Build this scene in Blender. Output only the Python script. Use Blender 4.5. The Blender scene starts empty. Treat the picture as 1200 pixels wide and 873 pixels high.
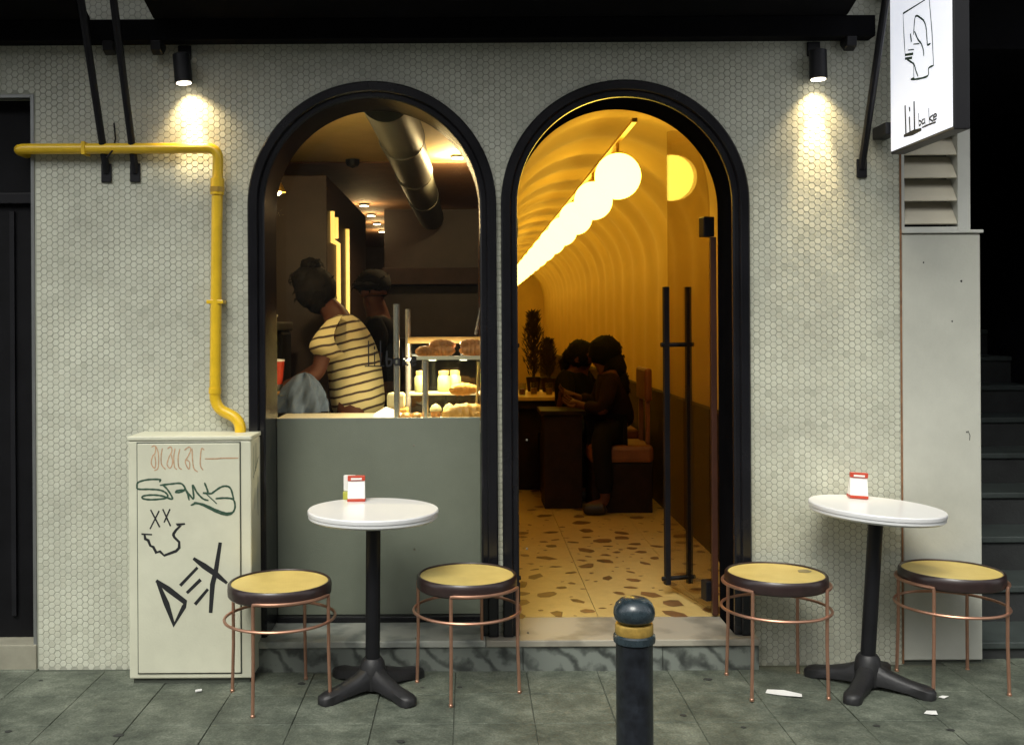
import bpy, bmesh, math, random
from mathutils import Vector, Matrix, Euler
from math import sin, cos, pi, radians as R
random.seed(7)
sc = bpy.context.scene
C = sc.collection

# ------------------------------------------------------------------ camera
cam = bpy.data.cameras.new("camera"); camo = bpy.data.objects.new("camera", cam); C.objects.link(camo)
cam.sensor_fit = 'HORIZONTAL'; cam.sensor_width = 36.0; cam.lens = 36.0
cam.shift_x = 50 / 1200; cam.shift_y = -56.5 / 1200
cam.clip_start = 0.05; cam.clip_end = 600
camo.matrix_world = Matrix.Translation((0, -4.35, 1.45)) @ Matrix.Rotation(pi / 2, 4, 'X') @ Matrix.Rotation(-0.006, 4, 'Z')
sc.camera = camo

# ------------------------------------------------------------------ daylight (dull dusk sky, very soft sun)
EL, AZ = R(52), R(200)          # sun height; compass angle, from the street side
w = bpy.data.worlds.new("World"); sc.world = w; w.use_nodes = True
nt = w.node_tree; nt.nodes.clear()
sky = nt.nodes.new('ShaderNodeTexSky'); sky.sky_type = 'NISHITA'; sky.sun_disc = False
sky.sun_elevation = EL; sky.sun_rotation = AZ; sky.dust_density = 3.0
hs = nt.nodes.new('ShaderNodeHueSaturation'); hs.inputs['Saturation'].default_value = 0.12
bg = nt.nodes.new('ShaderNodeBackground'); bg.inputs['Strength'].default_value = 0.15
wo = nt.nodes.new('ShaderNodeOutputWorld')
nt.links.new(sky.outputs[0], hs.inputs['Color']); nt.links.new(hs.outputs[0], bg.inputs['Color']); nt.links.new(bg.outputs[0], wo.inputs[0])
sl = bpy.data.lights.new("sun", 'SUN'); sl.energy = 1.0; sl.angle = R(25); sl.color = (1, .98, .84)
so = bpy.data.objects.new("sun", sl); C.objects.link(so)
sdir = Vector((sin(AZ) * cos(EL), cos(AZ) * cos(EL), sin(EL)))      # towards the sun
so.rotation_euler = sdir.to_track_quat('Z', 'Y').to_euler(); so.location = (0, -8, 9)
sc.view_settings.view_transform = 'Standard'; sc.view_settings.look = 'None'
sc.view_settings.exposure = 0.64; sc.view_settings.gamma = 1.0
sc.cycles.use_denoising = True
sc.cycles.max_bounces = 10; sc.cycles.transparent_max_bounces = 16
sc.cycles.sample_clamp_indirect = 4.0

# ------------------------------------------------------------------ materials
MATS = {}
def _new(name):
    m = bpy.data.materials.new(name); m.use_nodes = True; n = m.node_tree
    return m, n, n.nodes['Principled BSDF'], n.nodes['Material Output']
def M(name, col, rough=.5, metal=0., var=.12, scale=6., bump=0., bscale=80., coat=0., col2=None, spec=.5, rvar=.0, detail=6):
    if name in MATS: return MATS[name]
    m, n, b, out = _new(name); L = n.links.new
    tc = n.nodes.new('ShaderNodeTexCoord')
    nz = n.nodes.new('ShaderNodeTexNoise'); nz.inputs['Scale'].default_value = scale; nz.inputs['Detail'].default_value = detail
    nz.inputs['Roughness'].default_value = .65
    L(tc.outputs['Object'], nz.inputs['Vector'])
    cr = n.nodes.new('ShaderNodeValToRGB'); cr.color_ramp.elements[0].position = .3; cr.color_ramp.elements[1].position = .7
    a = [max(0, c * (1 - var)) for c in col]; z = col2 or [min(1, c * (1 + var)) for c in col]
    cr.color_ramp.elements[0].color = (*a, 1); cr.color_ramp.elements[1].color = (*z, 1)
    L(nz.outputs['Fac'], cr.inputs['Fac']); L(cr.outputs['Color'], b.inputs['Base Color'])
    b.inputs['Roughness'].default_value = rough; b.inputs['Metallic'].default_value = metal
    b.inputs['Specular IOR Level'].default_value = spec
    b.inputs['Coat Weight'].default_value = coat; b.inputs['Coat Roughness'].default_value = .08
    if rvar:
        mr = n.nodes.new('ShaderNodeMapRange'); mr.inputs['To Min'].default_value = max(.02, rough - rvar); mr.inputs['To Max'].default_value = min(1, rough + rvar)
        L(nz.outputs['Fac'], mr.inputs['Value']); L(mr.outputs['Result'], b.inputs['Roughness'])
    if bump:
        n2 = n.nodes.new('ShaderNodeTexNoise'); n2.inputs['Scale'].default_value = bscale; n2.inputs['Detail'].default_value = 4
        L(tc.outputs['Object'], n2.inputs['Vector'])
        bp = n.nodes.new('ShaderNodeBump'); bp.inputs['Strength'].default_value = bump; bp.inputs['Distance'].default_value = .004
        L(n2.outputs['Fac'], bp.inputs['Height']); L(bp.outputs['Normal'], b.inputs['Normal'])
    MATS[name] = m; return m
def emit(name, col, s):
    m, n, b, out = _new(name)
    b.inputs['Base Color'].default_value = (.8, .8, .8, 1)
    b.inputs['Emission Color'].default_value = (*col, 1); b.inputs['Emission Strength'].default_value = s
    MATS[name] = m; return m
def glass(name, tint, base=.04, rough=.0):
    m, n, b, out = _new(name); L = n.links.new; n.nodes.remove(b)
    t = n.nodes.new('ShaderNodeBsdfTransparent'); t.inputs[0].default_value = (*tint, 1)
    g = n.nodes.new('ShaderNodeBsdfGlossy'); g.inputs['Roughness'].default_value = rough
    lw = n.nodes.new('ShaderNodeLayerWeight'); lw.inputs['Blend'].default_value = .5
    p = n.nodes.new('ShaderNodeMath'); p.operation = 'POWER'; p.inputs[1].default_value = 5
    q = n.nodes.new('ShaderNodeMath'); q.operation = 'MULTIPLY_ADD'; q.inputs[1].default_value = 1 - base; q.inputs[2].default_value = base
    mx = n.nodes.new('ShaderNodeMixShader')
    L(lw.outputs['Facing'], p.inputs[0]); L(p.outputs[0], q.inputs[0]); L(q.outputs[0], mx.inputs[0])
    L(t.outputs[0], mx.inputs[1]); L(g.outputs[0], mx.inputs[2]); L(mx.outputs[0], out.inputs['Surface'])
    MATS[name] = m; return m

# glazed hexagon mosaic: every tile its own shade
def tile_mat():
    m, n, b, out = _new('mosaic_tile'); L = n.links.new
    g = n.nodes.new('ShaderNodeNewGeometry'); tc = n.nodes.new('ShaderNodeTexCoord')
    cr = n.nodes.new('ShaderNodeValToRGB'); e = cr.color_ramp.elements
    e[0].position = 0; e[0].color = (.50, .51, .41, 1); e[1].position = 1; e[1].color = (.61, .62, .51, 1)
    x = e.new(.06); x.color = (.565, .567, .46, 1); x = e.new(.5); x.color = (.585, .595, .485, 1)
    L(g.outputs['Random Per Island'], cr.inputs['Fac'])
    nz = n.nodes.new('ShaderNodeTexNoise'); nz.inputs['Scale'].default_value = 2.2; nz.inputs['Detail'].default_value = 9; nz.inputs['Roughness'].default_value = .7
    L(tc.outputs['Object'], nz.inputs['Vector'])
    mr = n.nodes.new('ShaderNodeMapRange'); mr.inputs['From Min'].default_value = .32; mr.inputs['From Max'].default_value = .66; mr.inputs['To Min'].default_value = .72; mr.inputs['To Max'].default_value = 1.05
    L(nz.outputs['Fac'], mr.inputs['Value'])
    mx = n.nodes.new('ShaderNodeMix'); mx.data_type = 'RGBA'; mx.blend_type = 'MULTIPLY'; mx.inputs['Factor'].default_value = 1
    L(cr.outputs['Color'], mx.inputs['A']); L(mr.outputs['Result'], mx.inputs['B']); L(mx.outputs['Result'], b.inputs['Base Color'])
    b.inputs['Roughness'].default_value = .38
    MATS['mosaic_tile'] = m; return m
tile_mat()
def marble(name, base, vein, scale=3.0, rough=.35):
    m, n, b, out = _new(name); L = n.links.new
    tc = n.nodes.new('ShaderNodeTexCoord'); mp = n.nodes.new('ShaderNodeMapping'); mp.inputs['Rotation'].default_value = (0.3, .9, .5)
    L(tc.outputs['Object'], mp.inputs['Vector'])
    wv = n.nodes.new('ShaderNodeTexWave'); wv.inputs['Scale'].default_value = scale; wv.inputs['Distortion'].default_value = 9; wv.inputs['Detail'].default_value = 5; wv.inputs['Detail Scale'].default_value = 2.2
    L(mp.outputs[0], wv.inputs['Vector'])
    nz = n.nodes.new('ShaderNodeTexNoise'); nz.inputs['Scale'].default_value = 14; nz.inputs['Detail'].default_value = 8
    L(tc.outputs['Object'], nz.inputs['Vector'])
    ad = n.nodes.new('ShaderNodeMath'); ad.operation = 'MULTIPLY_ADD'; ad.inputs[1].default_value = .5
    L(wv.outputs['Fac'], ad.inputs[0])
    h = n.nodes.new('ShaderNodeMath'); h.operation = 'MULTIPLY'; h.inputs[1].default_value = .55
    L(nz.outputs['Fac'], h.inputs[0]); L(h.outputs[0], ad.inputs[2])
    cr = n.nodes.new('ShaderNodeValToRGB'); e = cr.color_ramp.elements
    e[0].position = .22; e[0].color = (*vein, 1); e[1].position = .62; e[1].color = (*base, 1)
    L(ad.outputs[0], cr.inputs['Fac']); L(cr.outputs['Color'], b.inputs['Base Color']); b.inputs['Roughness'].default_value = rough
    MATS[name] = m; return m
marble('grey_marble', (.19, .21, .185), (.045, .05, .046), 3.4)
marble('step_marble', (.42, .43, .38), (.20, .22, .20), 1.6)
marble('threshold_marble', (.36, .335, .27), (.20, .19, .155), 1.2)
def slab_mat():
    m, n, b, out = _new('paving_stone'); L = n.links.new
    tc = n.nodes.new('ShaderNodeTexCoord'); oi = n.nodes.new('ShaderNodeObjectInfo'); g = n.nodes.new('ShaderNodeNewGeometry')
    n1 = n.nodes.new('ShaderNodeTexNoise'); n1.inputs['Scale'].default_value = 5.0; n1.inputs['Detail'].default_value = 12; n1.inputs['Roughness'].default_value = .78
    n2 = n.nodes.new('ShaderNodeTexNoise'); n2.inputs['Scale'].default_value = 120; n2.inputs['Detail'].default_value = 3
    for q in (n1, n2): L(g.outputs['Position'], q.inputs['Vector'])
    cr = n.nodes.new('ShaderNodeValToRGB'); e = cr.color_ramp.elements
    e[0].position = .36; e[0].color = (.046, .056, .042, 1); e[1].position = .66; e[1].color = (.180, .200, .155, 1)
    x = e.new(.5); x.color = (.094, .109, .082, 1)
    L(n1.outputs['Fac'], cr.inputs['Fac'])
    mr = n.nodes.new('ShaderNodeMapRange'); mr.inputs['To Min'].default_value = .92; mr.inputs['To Max'].default_value = 1.07; L(oi.outputs['Random'], mr.inputs['Value'])
    m2 = n.nodes.new('ShaderNodeMapRange'); m2.inputs['From Min'].default_value = .3; m2.inputs['From Max'].default_value = .7; m2.inputs['To Min'].default_value = .72; m2.inputs['To Max'].default_value = 1.25; L(n2.outputs['Fac'], m2.inputs['Value'])
    mm = n.nodes.new('ShaderNodeMath'); mm.operation = 'MULTIPLY'; L(mr.outputs[0], mm.inputs[0]); L(m2.outputs[0], mm.inputs[1])
    mx = n.nodes.new('ShaderNodeMix'); mx.data_type = 'RGBA'; mx.blend_type = 'MULTIPLY'; mx.inputs['Factor'].default_value = 1
    L(cr.outputs['Color'], mx.inputs['A']); L(mm.outputs[0], mx.inputs['B']); L(mx.outputs['Result'], b.inputs['Base Color'])
    b.inputs['Roughness'].default_value = .72
    bp = n.nodes.new('ShaderNodeBump'); bp.inputs['Strength'].default_value = .9; bp.inputs['Distance'].default_value = .006
    n3 = n.nodes.new('ShaderNodeTexNoise'); n3.inputs['Scale'].default_value = 45; n3.inputs['Detail'].default_value = 8; L(g.outputs['Position'], n3.inputs['Vector'])
    L(n3.outputs['Fac'], bp.inputs['Height']); L(bp.outputs[0], b.inputs['Normal'])
    MATS['paving_stone'] = m
slab_mat()
def cane_mat():
    m, n, b, out = _new('woven_cane'); L = n.links.new
    tc = n.nodes.new('ShaderNodeTexCoord'); vs = []
    for ang in (0, pi / 2):
        mp = n.nodes.new('ShaderNodeMapping'); mp.inputs['Rotation'].default_value = (0, 0, ang + .3); L(tc.outputs['Object'], mp.inputs['Vector'])
        wv = n.nodes.new('ShaderNodeTexWave'); wv.inputs['Scale'].default_value = 38; wv.inputs['Distortion'].default_value = .4; L(mp.outputs[0], wv.inputs['Vector']); vs.append(wv)
    ad = n.nodes.new('ShaderNodeMath'); ad.operation = 'MULTIPLY'; L(vs[0].outputs['Fac'], ad.inputs[0]); L(vs[1].outputs['Fac'], ad.inputs[1])
    nz = n.nodes.new('ShaderNodeTexNoise'); nz.inputs['Scale'].default_value = 9; nz.inputs['Detail'].default_value = 6; L(tc.outputs['Object'], nz.inputs['Vector'])
    mi = n.nodes.new('ShaderNodeMath'); mi.operation = 'MULTIPLY_ADD'; mi.inputs[1].default_value = .30; L(ad.outputs[0], mi.inputs[0]); L(nz.outputs['Fac'], mi.inputs[2])
    cr = n.nodes.new('ShaderNodeValToRGB'); e = cr.color_ramp.elements
    e[0].position = .1; e[0].color = (.50, .36, .10, 1); e[1].position = .85; e[1].color = (.70, .55, .18, 1)
    L(mi.outputs[0], cr.inputs['Fac']); L(cr.outputs['Color'], b.inputs['Base Color']); b.inputs['Roughness'].default_value = .5
    bp = n.nodes.new('ShaderNodeBump'); bp.inputs['Strength'].default_value = .4; bp.inputs['Distance'].default_value = .002; L(ad.outputs[0], bp.inputs['Height']); L(bp.outputs[0], b.inputs['Normal'])
    MATS['woven_cane'] = m
cane_mat()
def stripe_mat():
    m, n, b, out = _new('striped_jersey'); L = n.links.new
    g = n.nodes.new('ShaderNodeNewGeometry'); sx = n.nodes.new('ShaderNodeSeparateXYZ'); L(g.outputs['Position'], sx.inputs[0])
    nz = n.nodes.new('ShaderNodeTexNoise'); nz.inputs['Scale'].default_value = 6; L(g.outputs['Position'], nz.inputs['Vector'])
    a = n.nodes.new('ShaderNodeMath'); a.operation = 'MULTIPLY_ADD'; a.inputs[1].default_value = -.22; L(sx.outputs['X'], a.inputs[0]); L(sx.outputs['Z'], a.inputs[2])
    c = n.nodes.new('ShaderNodeMath'); c.operation = 'MULTIPLY_ADD'; c.inputs[1].default_value = .03; L(nz.outputs['Fac'], c.inputs[0]); L(a.outputs[0], c.inputs[2])
    d = n.nodes.new('ShaderNodeMath'); d.operation = 'DIVIDE'; d.inputs[1].default_value = .049; L(c.outputs[0], d.inputs[0])
    f = n.nodes.new('ShaderNodeMath'); f.operation = 'FRACT'; L(d.outputs[0], f.inputs[0])
    cr = n.nodes.new('ShaderNodeValToRGB'); cr.color_ramp.interpolation = 'LINEAR'; e = cr.color_ramp.elements
    e[0].position = .0; e[0].color = (.06, .035, .03, 1); e[1].position = .2; e[1].color = (.06, .035, .03, 1)
    x = e.new(.27); x.color = (.72, .62, .34, 1); x = e.new(.93); x.color = (.72, .62, .34, 1); x = e.new(1.0); x.color = (.06, .035, .03, 1)
    L(f.outputs[0], cr.inputs['Fac']); L(cr.outputs['Color'], b.inputs['Base Color']); b.inputs['Roughness'].default_value = .85
    MATS['striped_jersey'] = m
stripe_mat()

M('facing_render', (.10, .095, .085), .9, var=.3, scale=.6)
M('grout', (.35, .36, .29), .85, bump=.3)
M('frame_black', (.009, .009, .011), .24, var=.3, scale=3, rvar=.08, spec=.4)
M('frame_matt', (.006, .006, .007), .85, var=.3, spec=.0)
M('metal_black', (.009, .009, .011), .42, var=.3, spec=.3)
M('iron_black', (.013, .013, .014), .5, var=.3, bump=.3, bscale=60)
M('canvas_black', (.005, .005, .006), .9, var=.3, spec=.08)
M('pipe_yellow', (.74, .47, .018), .32, var=.14, scale=9, coat=.3, rvar=.1)
M('brass_fitting', (.45, .28, .05), .35, metal=.6)
M('cabinet_paint', (.60, .60, .465), .5, var=.08, scale=4, bump=.12, bscale=120, rvar=.1)
M('cabinet_edge', (.46, .45, .35), .55, var=.12, scale=9)
M('shoe', (.02, .018, .018), .5)
M('screw', (.18, .17, .13), .5, metal=.5)
M('ink_black', (.012, .013, .014), .6); M('ink_green', (.03, .075, .045), .6); M('ink_orange', (.50, .31, .18), .7, var=.25, scale=40)
M('panel_grey', (.165, .185, .142), .42, var=.08, scale=3, bump=.25, bscale=420)
M('plaster_pillar', (.48, .485, .42), .75, var=.12, scale=2.2, bump=.2, bscale=70)
M('louvre_metal', (.60, .56, .44), .5, var=.07); M('louvre_frame', (.56, .57, .52), .5, var=.06)
M('rust', (.22, .11, .05), .8, var=.4, scale=20)
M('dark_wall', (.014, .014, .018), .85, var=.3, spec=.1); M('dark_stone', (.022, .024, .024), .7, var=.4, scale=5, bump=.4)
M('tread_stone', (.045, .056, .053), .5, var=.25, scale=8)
M('door_dark', (.005, .005, .006), .55, var=.4, spec=.15); M('steel_edge', (.30, .31, .30), .35, metal=.7)
M('threshold', (.26, .25, .19), .7, var=.15, scale=10)
M('asphalt', (.05, .05, .05), .9, bump=.5); M('joint_dirt', (.068, .077, .060), .95, bump=.5); M('kerb_stone', (.22, .22, .2), .8)
M('table_white', (.82, .82, .82), .28, var=.02, coat=.2); M('table_edge', (.72, .73, .73), .35, var=.03)
M('copper', (.50, .27, .18), .34, metal=.75, var=.12, scale=14)
M('gum', (.028, .030, .026), .8)
M('patch', (.27, .22, .10), .6)
M('walnut', (.026, .014, .013), .38, var=.35, scale=14, coat=.3)
M('card_white', (.80, .79, .75), .45, var=.02); M('card_red', (.50, .06, .03), .4); M('card_yellow', (.42, .43, .06), .4)
M('bollard_paint', (.012, .015, .020), .40, var=.7, scale=22, bump=.5, bscale=40, coat=.2, rvar=.12)
M('bollard_cap', (.022, .035, .042), .26, var=.4, scale=30, coat=.35, rvar=.12)
M('gold_band', (.50, .32, .07), .38, metal=.45, var=.3, scale=30)
M('paper', (.78, .78, .75), .8, var=.02)
M('sign_case', (.010, .010, .012), .4)
M('yellow_plaster', (.60, .42, .13), .7, var=.06, scale=4)
M('wood_panel', (.018, .008, .005), .55, spec=.2, var=.4, scale=10)
M('terrazzo', (.52, .38, .14), .35, var=.08, scale=18, bump=.05)
M('stone_chip', (.16, .085, .035), .35, var=.4, scale=7)
M('door_wood', (.05, .018, .010), .4, var=.3)
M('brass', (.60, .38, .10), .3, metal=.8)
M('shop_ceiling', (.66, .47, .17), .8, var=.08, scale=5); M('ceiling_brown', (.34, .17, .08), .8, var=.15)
M('shop_wall', (.055, .030, .028), .7, var=.3); M('shop_floor', (.12, .09, .06), .5); M('cabinet_brown', (.040, .022, .019), .5, var=.25)
M('duct_metal', (.10, .10, .08), .5, metal=.4, var=.2, scale=5)
M('chrome', (.72, .70, .66), .26, metal=.75, var=.05); M('steel_dull', (.30, .29, .27), .3, metal=.9, var=.15)
M('counter_stone', (.62, .56, .42), .35, var=.06); M('wood_light', (.55, .37, .13), .5, var=.15, scale=12)
M('pastry', (.42, .17, .045), .55, var=.4, scale=18, bump=.6, bscale=50); M('pastry_gold', (.62, .30, .06), .5, var=.3, scale=20, bump=.5, bscale=60)
M('cream_cake', (.70, .62, .36), .6, var=.1); M('jar_green', (.42, .45, .20), .3, var=.15); M('red_gloss', (.55, .05, .02), .3)
M('skin', (.085, .030, .019), .6, spec=.25, var=.08); M('hair', (.006, .005, .005), .8, spec=.12, var=.4, scale=30, bump=.8, bscale=90)
M('cloth_black', (.007, .006, .008), .9, spec=.15); M('cloth_plum', (.014, .006, .007), .9, spec=.15, var=.25); M('cloth_blue', (.075, .105, .17), .9, var=.3, scale=9, bump=.8, bscale=26)
M('jeans', (.035, .045, .075), .85, var=.25)
M('leather_tan', (.20, .07, .025), .45, var=.2, scale=12); M('leather_red', (.16, .05, .025), .5, var=.2, scale=12)
M('leaf_dark', (.030, .022, .020), .6, var=.5)
M('decal', (.008, .008, .008), .5)
glass('window_glass', (.93, .95, .92), .045); glass('door_glass', (.84, .79, .70), .06); glass('case_glass', (.90, .92, .88), .06)
emit('globe_glow', (1.0, .66, .08), 6.6); emit('lamp_glow', (1.0, .78, .45), 16); emit('amber_glow', (1.0, .55, .10), 1.1)
emit('wall_lamp_glow', (1, .88, .66), 5); emit('case_led', (1, .86, .62), 7)
# backlit sign face
emit('sign_glow', (.88, .91, 1.0), .50)

# ------------------------------------------------------------------ mesh helpers
ROOT = {}
def hull(v): return Vector(v)
class MB:
    def __init__(s): s.v = []; s.f = []
    def add(s, vs, fs):
        k = len(s.v); s.v += [tuple(p) for p in vs]; s.f += [tuple(i + k for i in f) for f in fs]; return s
    def box(s, x0, x1, y0, y1, z0, z1):
        return s.add([(x0,y0,z0),(x1,y0,z0),(x1,y1,z0),(x0,y1,z0),(x0,y0,z1),(x1,y0,z1),(x1,y1,z1),(x0,y1,z1)],
                     [(3,2,1,0),(4,5,6,7),(0,1,5,4),(1,2,6,5),(2,3,7,6),(3,0,4,7)])
    def prism(s, poly, lo, hi, axis='y'):
        n = len(poly); f = {'y': lambda a, b, t: (a, t, b), 'z': lambda a, b, t: (a, b, t), 'x': lambda a, b, t: (t, a, b)}[axis]
        vs = [f(a, b, lo) for a, b in poly] + [f(a, b, hi) for a, b in poly]
        return s.add(vs, [tuple(range(n))[::-1], tuple(range(n, 2 * n))] + [(i, (i + 1) % n, n + (i + 1) % n, n + i) for i in range(n)])
    def lathe(s, prof, c=(0, 0, 0), n=32, caps=True):
        k = len(prof); vs = []
        for i in range(n):
            a = 2 * pi * i / n
            vs += [(c[0] + r * cos(a), c[1] + r * sin(a), c[2] + z) for r, z in prof]
        fs = [(i * k + j, ((i + 1) % n) * k + j, ((i + 1) % n) * k + j + 1, i * k + j + 1) for i in range(n) for j in range(k - 1)]
        if caps: fs += [tuple(i * k for i in range(n))[::-1], tuple(i * k + k - 1 for i in range(n))]
        return s.add(vs, fs)
    def tube(s, pts, r, n=10, closed=False, caps=True):
        P = [Vector(p) for p in pts]; m = len(P); rr = r if isinstance(r, (list, tuple)) else [r] * m
        T = []
        for i in range(m):
            a = P[i - 1] if (i > 0 or closed) else P[i]; b = P[(i + 1) % m] if (i < m - 1 or closed) else P[i]
            T.append((b - a).normalized())
        u = T[0].orthogonal().normalized(); vs = []
        for i in range(m):
            if i: u = (u - T[i] * u.dot(T[i])); u = u.normalized() if u.length > 1e-6 else T[i].orthogonal().normalized()
            v = T[i].cross(u)
            for j in range(n):
                a = 2 * pi * j / n; vs.append(P[i] + (u * cos(a) + v * sin(a)) * rr[i])
        fs = [(i * n + j, i * n + (j + 1) % n, ((i + 1) % m) * n + (j + 1) % n, ((i + 1) % m) * n + j) for i in range(m if closed else m - 1) for j in range(n)]
        if caps and not closed: fs += [tuple(range(n))[::-1], tuple((m - 1) * n + j for j in range(n))]
        return s.add(vs, fs)
    def sphere(s, c, r, n=20, m=12, sc=(1, 1, 1)):
        vs = [(c[0], c[1], c[2] - r * sc[2])]
        for i in range(1, m):
            t = -pi / 2 + pi * i / m
            vs += [(c[0] + r * cos(t) * cos(2 * pi * j / n) * sc[0], c[1] + r * cos(t) * sin(2 * pi * j / n) * sc[1], c[2] + r * sin(t) * sc[2]) for j in range(n)]
        vs.append((c[0], c[1], c[2] + r * sc[2])); fs = []
        for j in range(n): fs.append((0, 1 + (j + 1) % n, 1 + j))
        for i in range(m - 2):
            for j in range(n):
                a = 1 + i * n; fs.append((a + j, a + (j + 1) % n, a + n + (j + 1) % n, a + n + j))
        t = len(vs) - 1; a = 1 + (m - 2) * n
        for j in range(n): fs.append((a + j, a + (j + 1) % n, t))
        return s.add(vs, fs)
    def build(s, name, mat, parent=None, smooth=35, bevel=0., kind=None, segs=2):
        off = ROOT.get(parent.name, Vector()) if parent else Vector()
        me = bpy.data.meshes.new(name)
        me.from_pydata([(p[0] - off.x, p[1] - off.y, p[2] - off.z) for p in s.v], [], s.f); me.update()
        bm = bmesh.new(); bm.from_mesh(me); bmesh.ops.recalc_face_normals(bm, faces=bm.faces); bm.to_mesh(me); bm.free()
        me.materials.append(MATS[mat])
        if smooth:
            me.polygons.foreach_set('use_smooth', [True] * len(me.polygons)); me.set_sharp_from_angle(angle=R(smooth))
        o = bpy.data.objects.new(name, me); C.objects.link(o)
        if parent: o.parent = parent; ROOT[o.name] = off
        if kind: o['kind'] = kind
        if bevel:
            b = o.modifiers.new('bevel', 'BEVEL'); b.width = bevel; b.segments = segs; b.limit_method = 'ANGLE'; b.angle_limit = R(40)
        return o
def tag(o, label=None, cat=None, group=None, kind=None):
    if label: o['label'] = label
    if cat: o['category'] = cat
    if group: o['group'] = group
    if kind: o['kind'] = kind
    return o
def thing(name, label, cat, loc, group=None):
    o = bpy.data.objects.new(name, None); o.empty_display_size = .05; C.objects.link(o); o.location = loc
    ROOT[o.name] = Vector(loc); return tag(o, label, cat, group)
def copy_tree(o, parent=None):
    c = o.copy(); C.objects.link(c)
    if parent: c.parent = parent
    for ch in list(o.children): copy_tree(ch, c)
    return c
def arc(cx, cz, r, a0, a1, n): return [(cx + r * cos(a0 + (a1 - a0) * i / n), cz + r * sin(a0 + (a1 - a0) * i / n)) for i in range(n + 1)]
def smooth_line(p, k=6):
    if len(p) < 3: return p
    out = []
    for i in range(len(p) - 1):
        a, b, c, d = p[max(i - 1, 0)], p[i], p[i + 1], p[min(i + 2, len(p) - 1)]
        for j in range(k):
            t = j / k
            out.append(tuple(.5 * (2 * b[q] + (c[q] - a[q]) * t + (2 * a[q] - 5 * b[q] + 4 * c[q] - d[q]) * t * t + (3 * b[q] - a[q] - 3 * c[q] + d[q]) * t ** 3) for q in (0, 1)))
    out.append(p[-1]); return out
def strokes(lines, width, base, axis, sign, curve=True):
    """thin ink strips on a plane: axis 'y' -> (x,z) lines, 'x' -> (y,z) lines; each layer a hair further out"""
    mb = MB(); lay = 0
    for ln in lines:
        p = smooth_line(ln) if curve else ln
        P = [Vector(q) for q in p]; n = len(P); L = []; Rr = []
        for i in range(n):
            a, b = P[max(i - 1, 0)], P[min(i + 1, n - 1)]
            t = (b - a); t = t.normalized() if t.length > 1e-9 else Vector((1, 0)); nn = Vector((-t.y, t.x)) * width * (.5 + .06 * sin(i * 1.7 + lay))
            c = P[i] - t * width * .4 if i == 0 else (P[i] + t * width * .4 if i == n - 1 else P[i])
            L.append(c + nn * (.6 if i in (0, n - 1) else 1)); Rr.append(c - nn * (.6 if i in (0, n - 1) else 1))
        vs = []
        for i in range(n):
            h = base + sign * (.0003 + .00002 * lay + .00004 * i / max(1, n))
            for q in (L[i], Rr[i]): vs.append((q.x, h, q.y) if axis == 'y' else (h, q.x, q.y))
        mb.add(vs, [(2 * i, 2 * i + 1, 2 * i + 3, 2 * i + 2) for i in range(n - 1)]); lay += 3
    return mb
TAG_ORANGE = [[(-1.287, 0.962), (-1.277, 0.967), (-1.272, 0.957), (-1.275, 0.935), (-1.284, 0.925), (-1.29, 0.896), (-1.277, 0.876), (-1.272, 0.896), (-1.275, 0.925)], [(-1.272, 0.965), (-1.263, 0.945), (-1.26, 0.911), (-1.263, 0.876), (-1.277, 0.867)], [(-1.245, 0.955), (-1.25, 0.925), (-1.248, 0.891), (-1.233, 0.871)], [(-1.223, 0.955), (-1.211, 0.962), (-1.206, 0.945), (-1.218, 0.92), (-1.226, 0.891), (-1.214, 0.876), (-1.204, 0.896), (-1.208, 0.93)], [(-1.194, 0.954), (-1.199, 0.92), (-1.196, 0.881), (-1.187, 0.871)], [(-1.174, 0.952), (-1.181, 0.92), (-1.179, 0.881), (-1.167, 0.871)], [(-1.154, 0.949), (-1.137, 0.961), (-1.13, 0.949), (-1.14, 0.925), (-1.152, 0.9), (-1.138, 0.871), (-1.135, 0.9), (-1.152, 0.91)], [(-1.125, 0.954), (-1.123, 0.915), (-1.118, 0.875), (-1.103, 0.861)], [(-1.076, 0.949), (-1.086, 0.954), (-1.091, 0.919), (-1.091, 0.885), (-1.081, 0.868)], [(-1.071, 0.913), (-1.027, 0.913), (-1.002, 0.915), (-0.939, 0.915)]]
TAG_GREEN = [[(-1.256, 0.822), (-1.256, 0.83), (-1.302, 0.83), (-1.342, 0.82), (-1.348, 0.803), (-1.342, 0.792), (-1.298, 0.791), (-1.258, 0.788), (-1.234, 0.778), (-1.224, 0.763), (-1.239, 0.753), (-1.293, 0.749), (-1.325, 0.754), (-1.322, 0.764), (-1.283, 0.768), (-1.244, 0.763), (-1.205, 0.751), (-1.224, 0.788), (-1.243, 0.807)], [(-1.253, 0.807), (-1.209, 0.812), (-1.167, 0.812), (-1.146, 0.777), (-1.138, 0.748)], [(-1.192, 0.778), (-1.185, 0.785), (-1.155, 0.787), (-1.175, 0.778), (-1.19, 0.778)], [(-1.155, 0.792), (-1.136, 0.768), (-1.119, 0.753), (-1.123, 0.807), (-1.106, 0.777), (-1.082, 0.752), (-1.062, 0.745)], [(-1.074, 0.814), (-1.062, 0.777), (-1.082, 0.775), (-1.047, 0.772)], [(-1.067, 0.77), (-1.028, 0.733)], [(-1.047, 0.772), (-1.013, 0.796), (-0.988, 0.802), (-0.969, 0.791), (-0.957, 0.747)], [(-1.028, 0.752), (-0.989, 0.754), (-0.959, 0.747), (-0.952, 0.717), (-0.964, 0.693), (-0.989, 0.686), (-1.028, 0.698), (-1.077, 0.723), (-1.107, 0.733), (-1.129, 0.726)], [(-1.116, 0.736), (-1.077, 0.728), (-1.028, 0.706), (-0.989, 0.693), (-0.964, 0.695)]]
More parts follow.
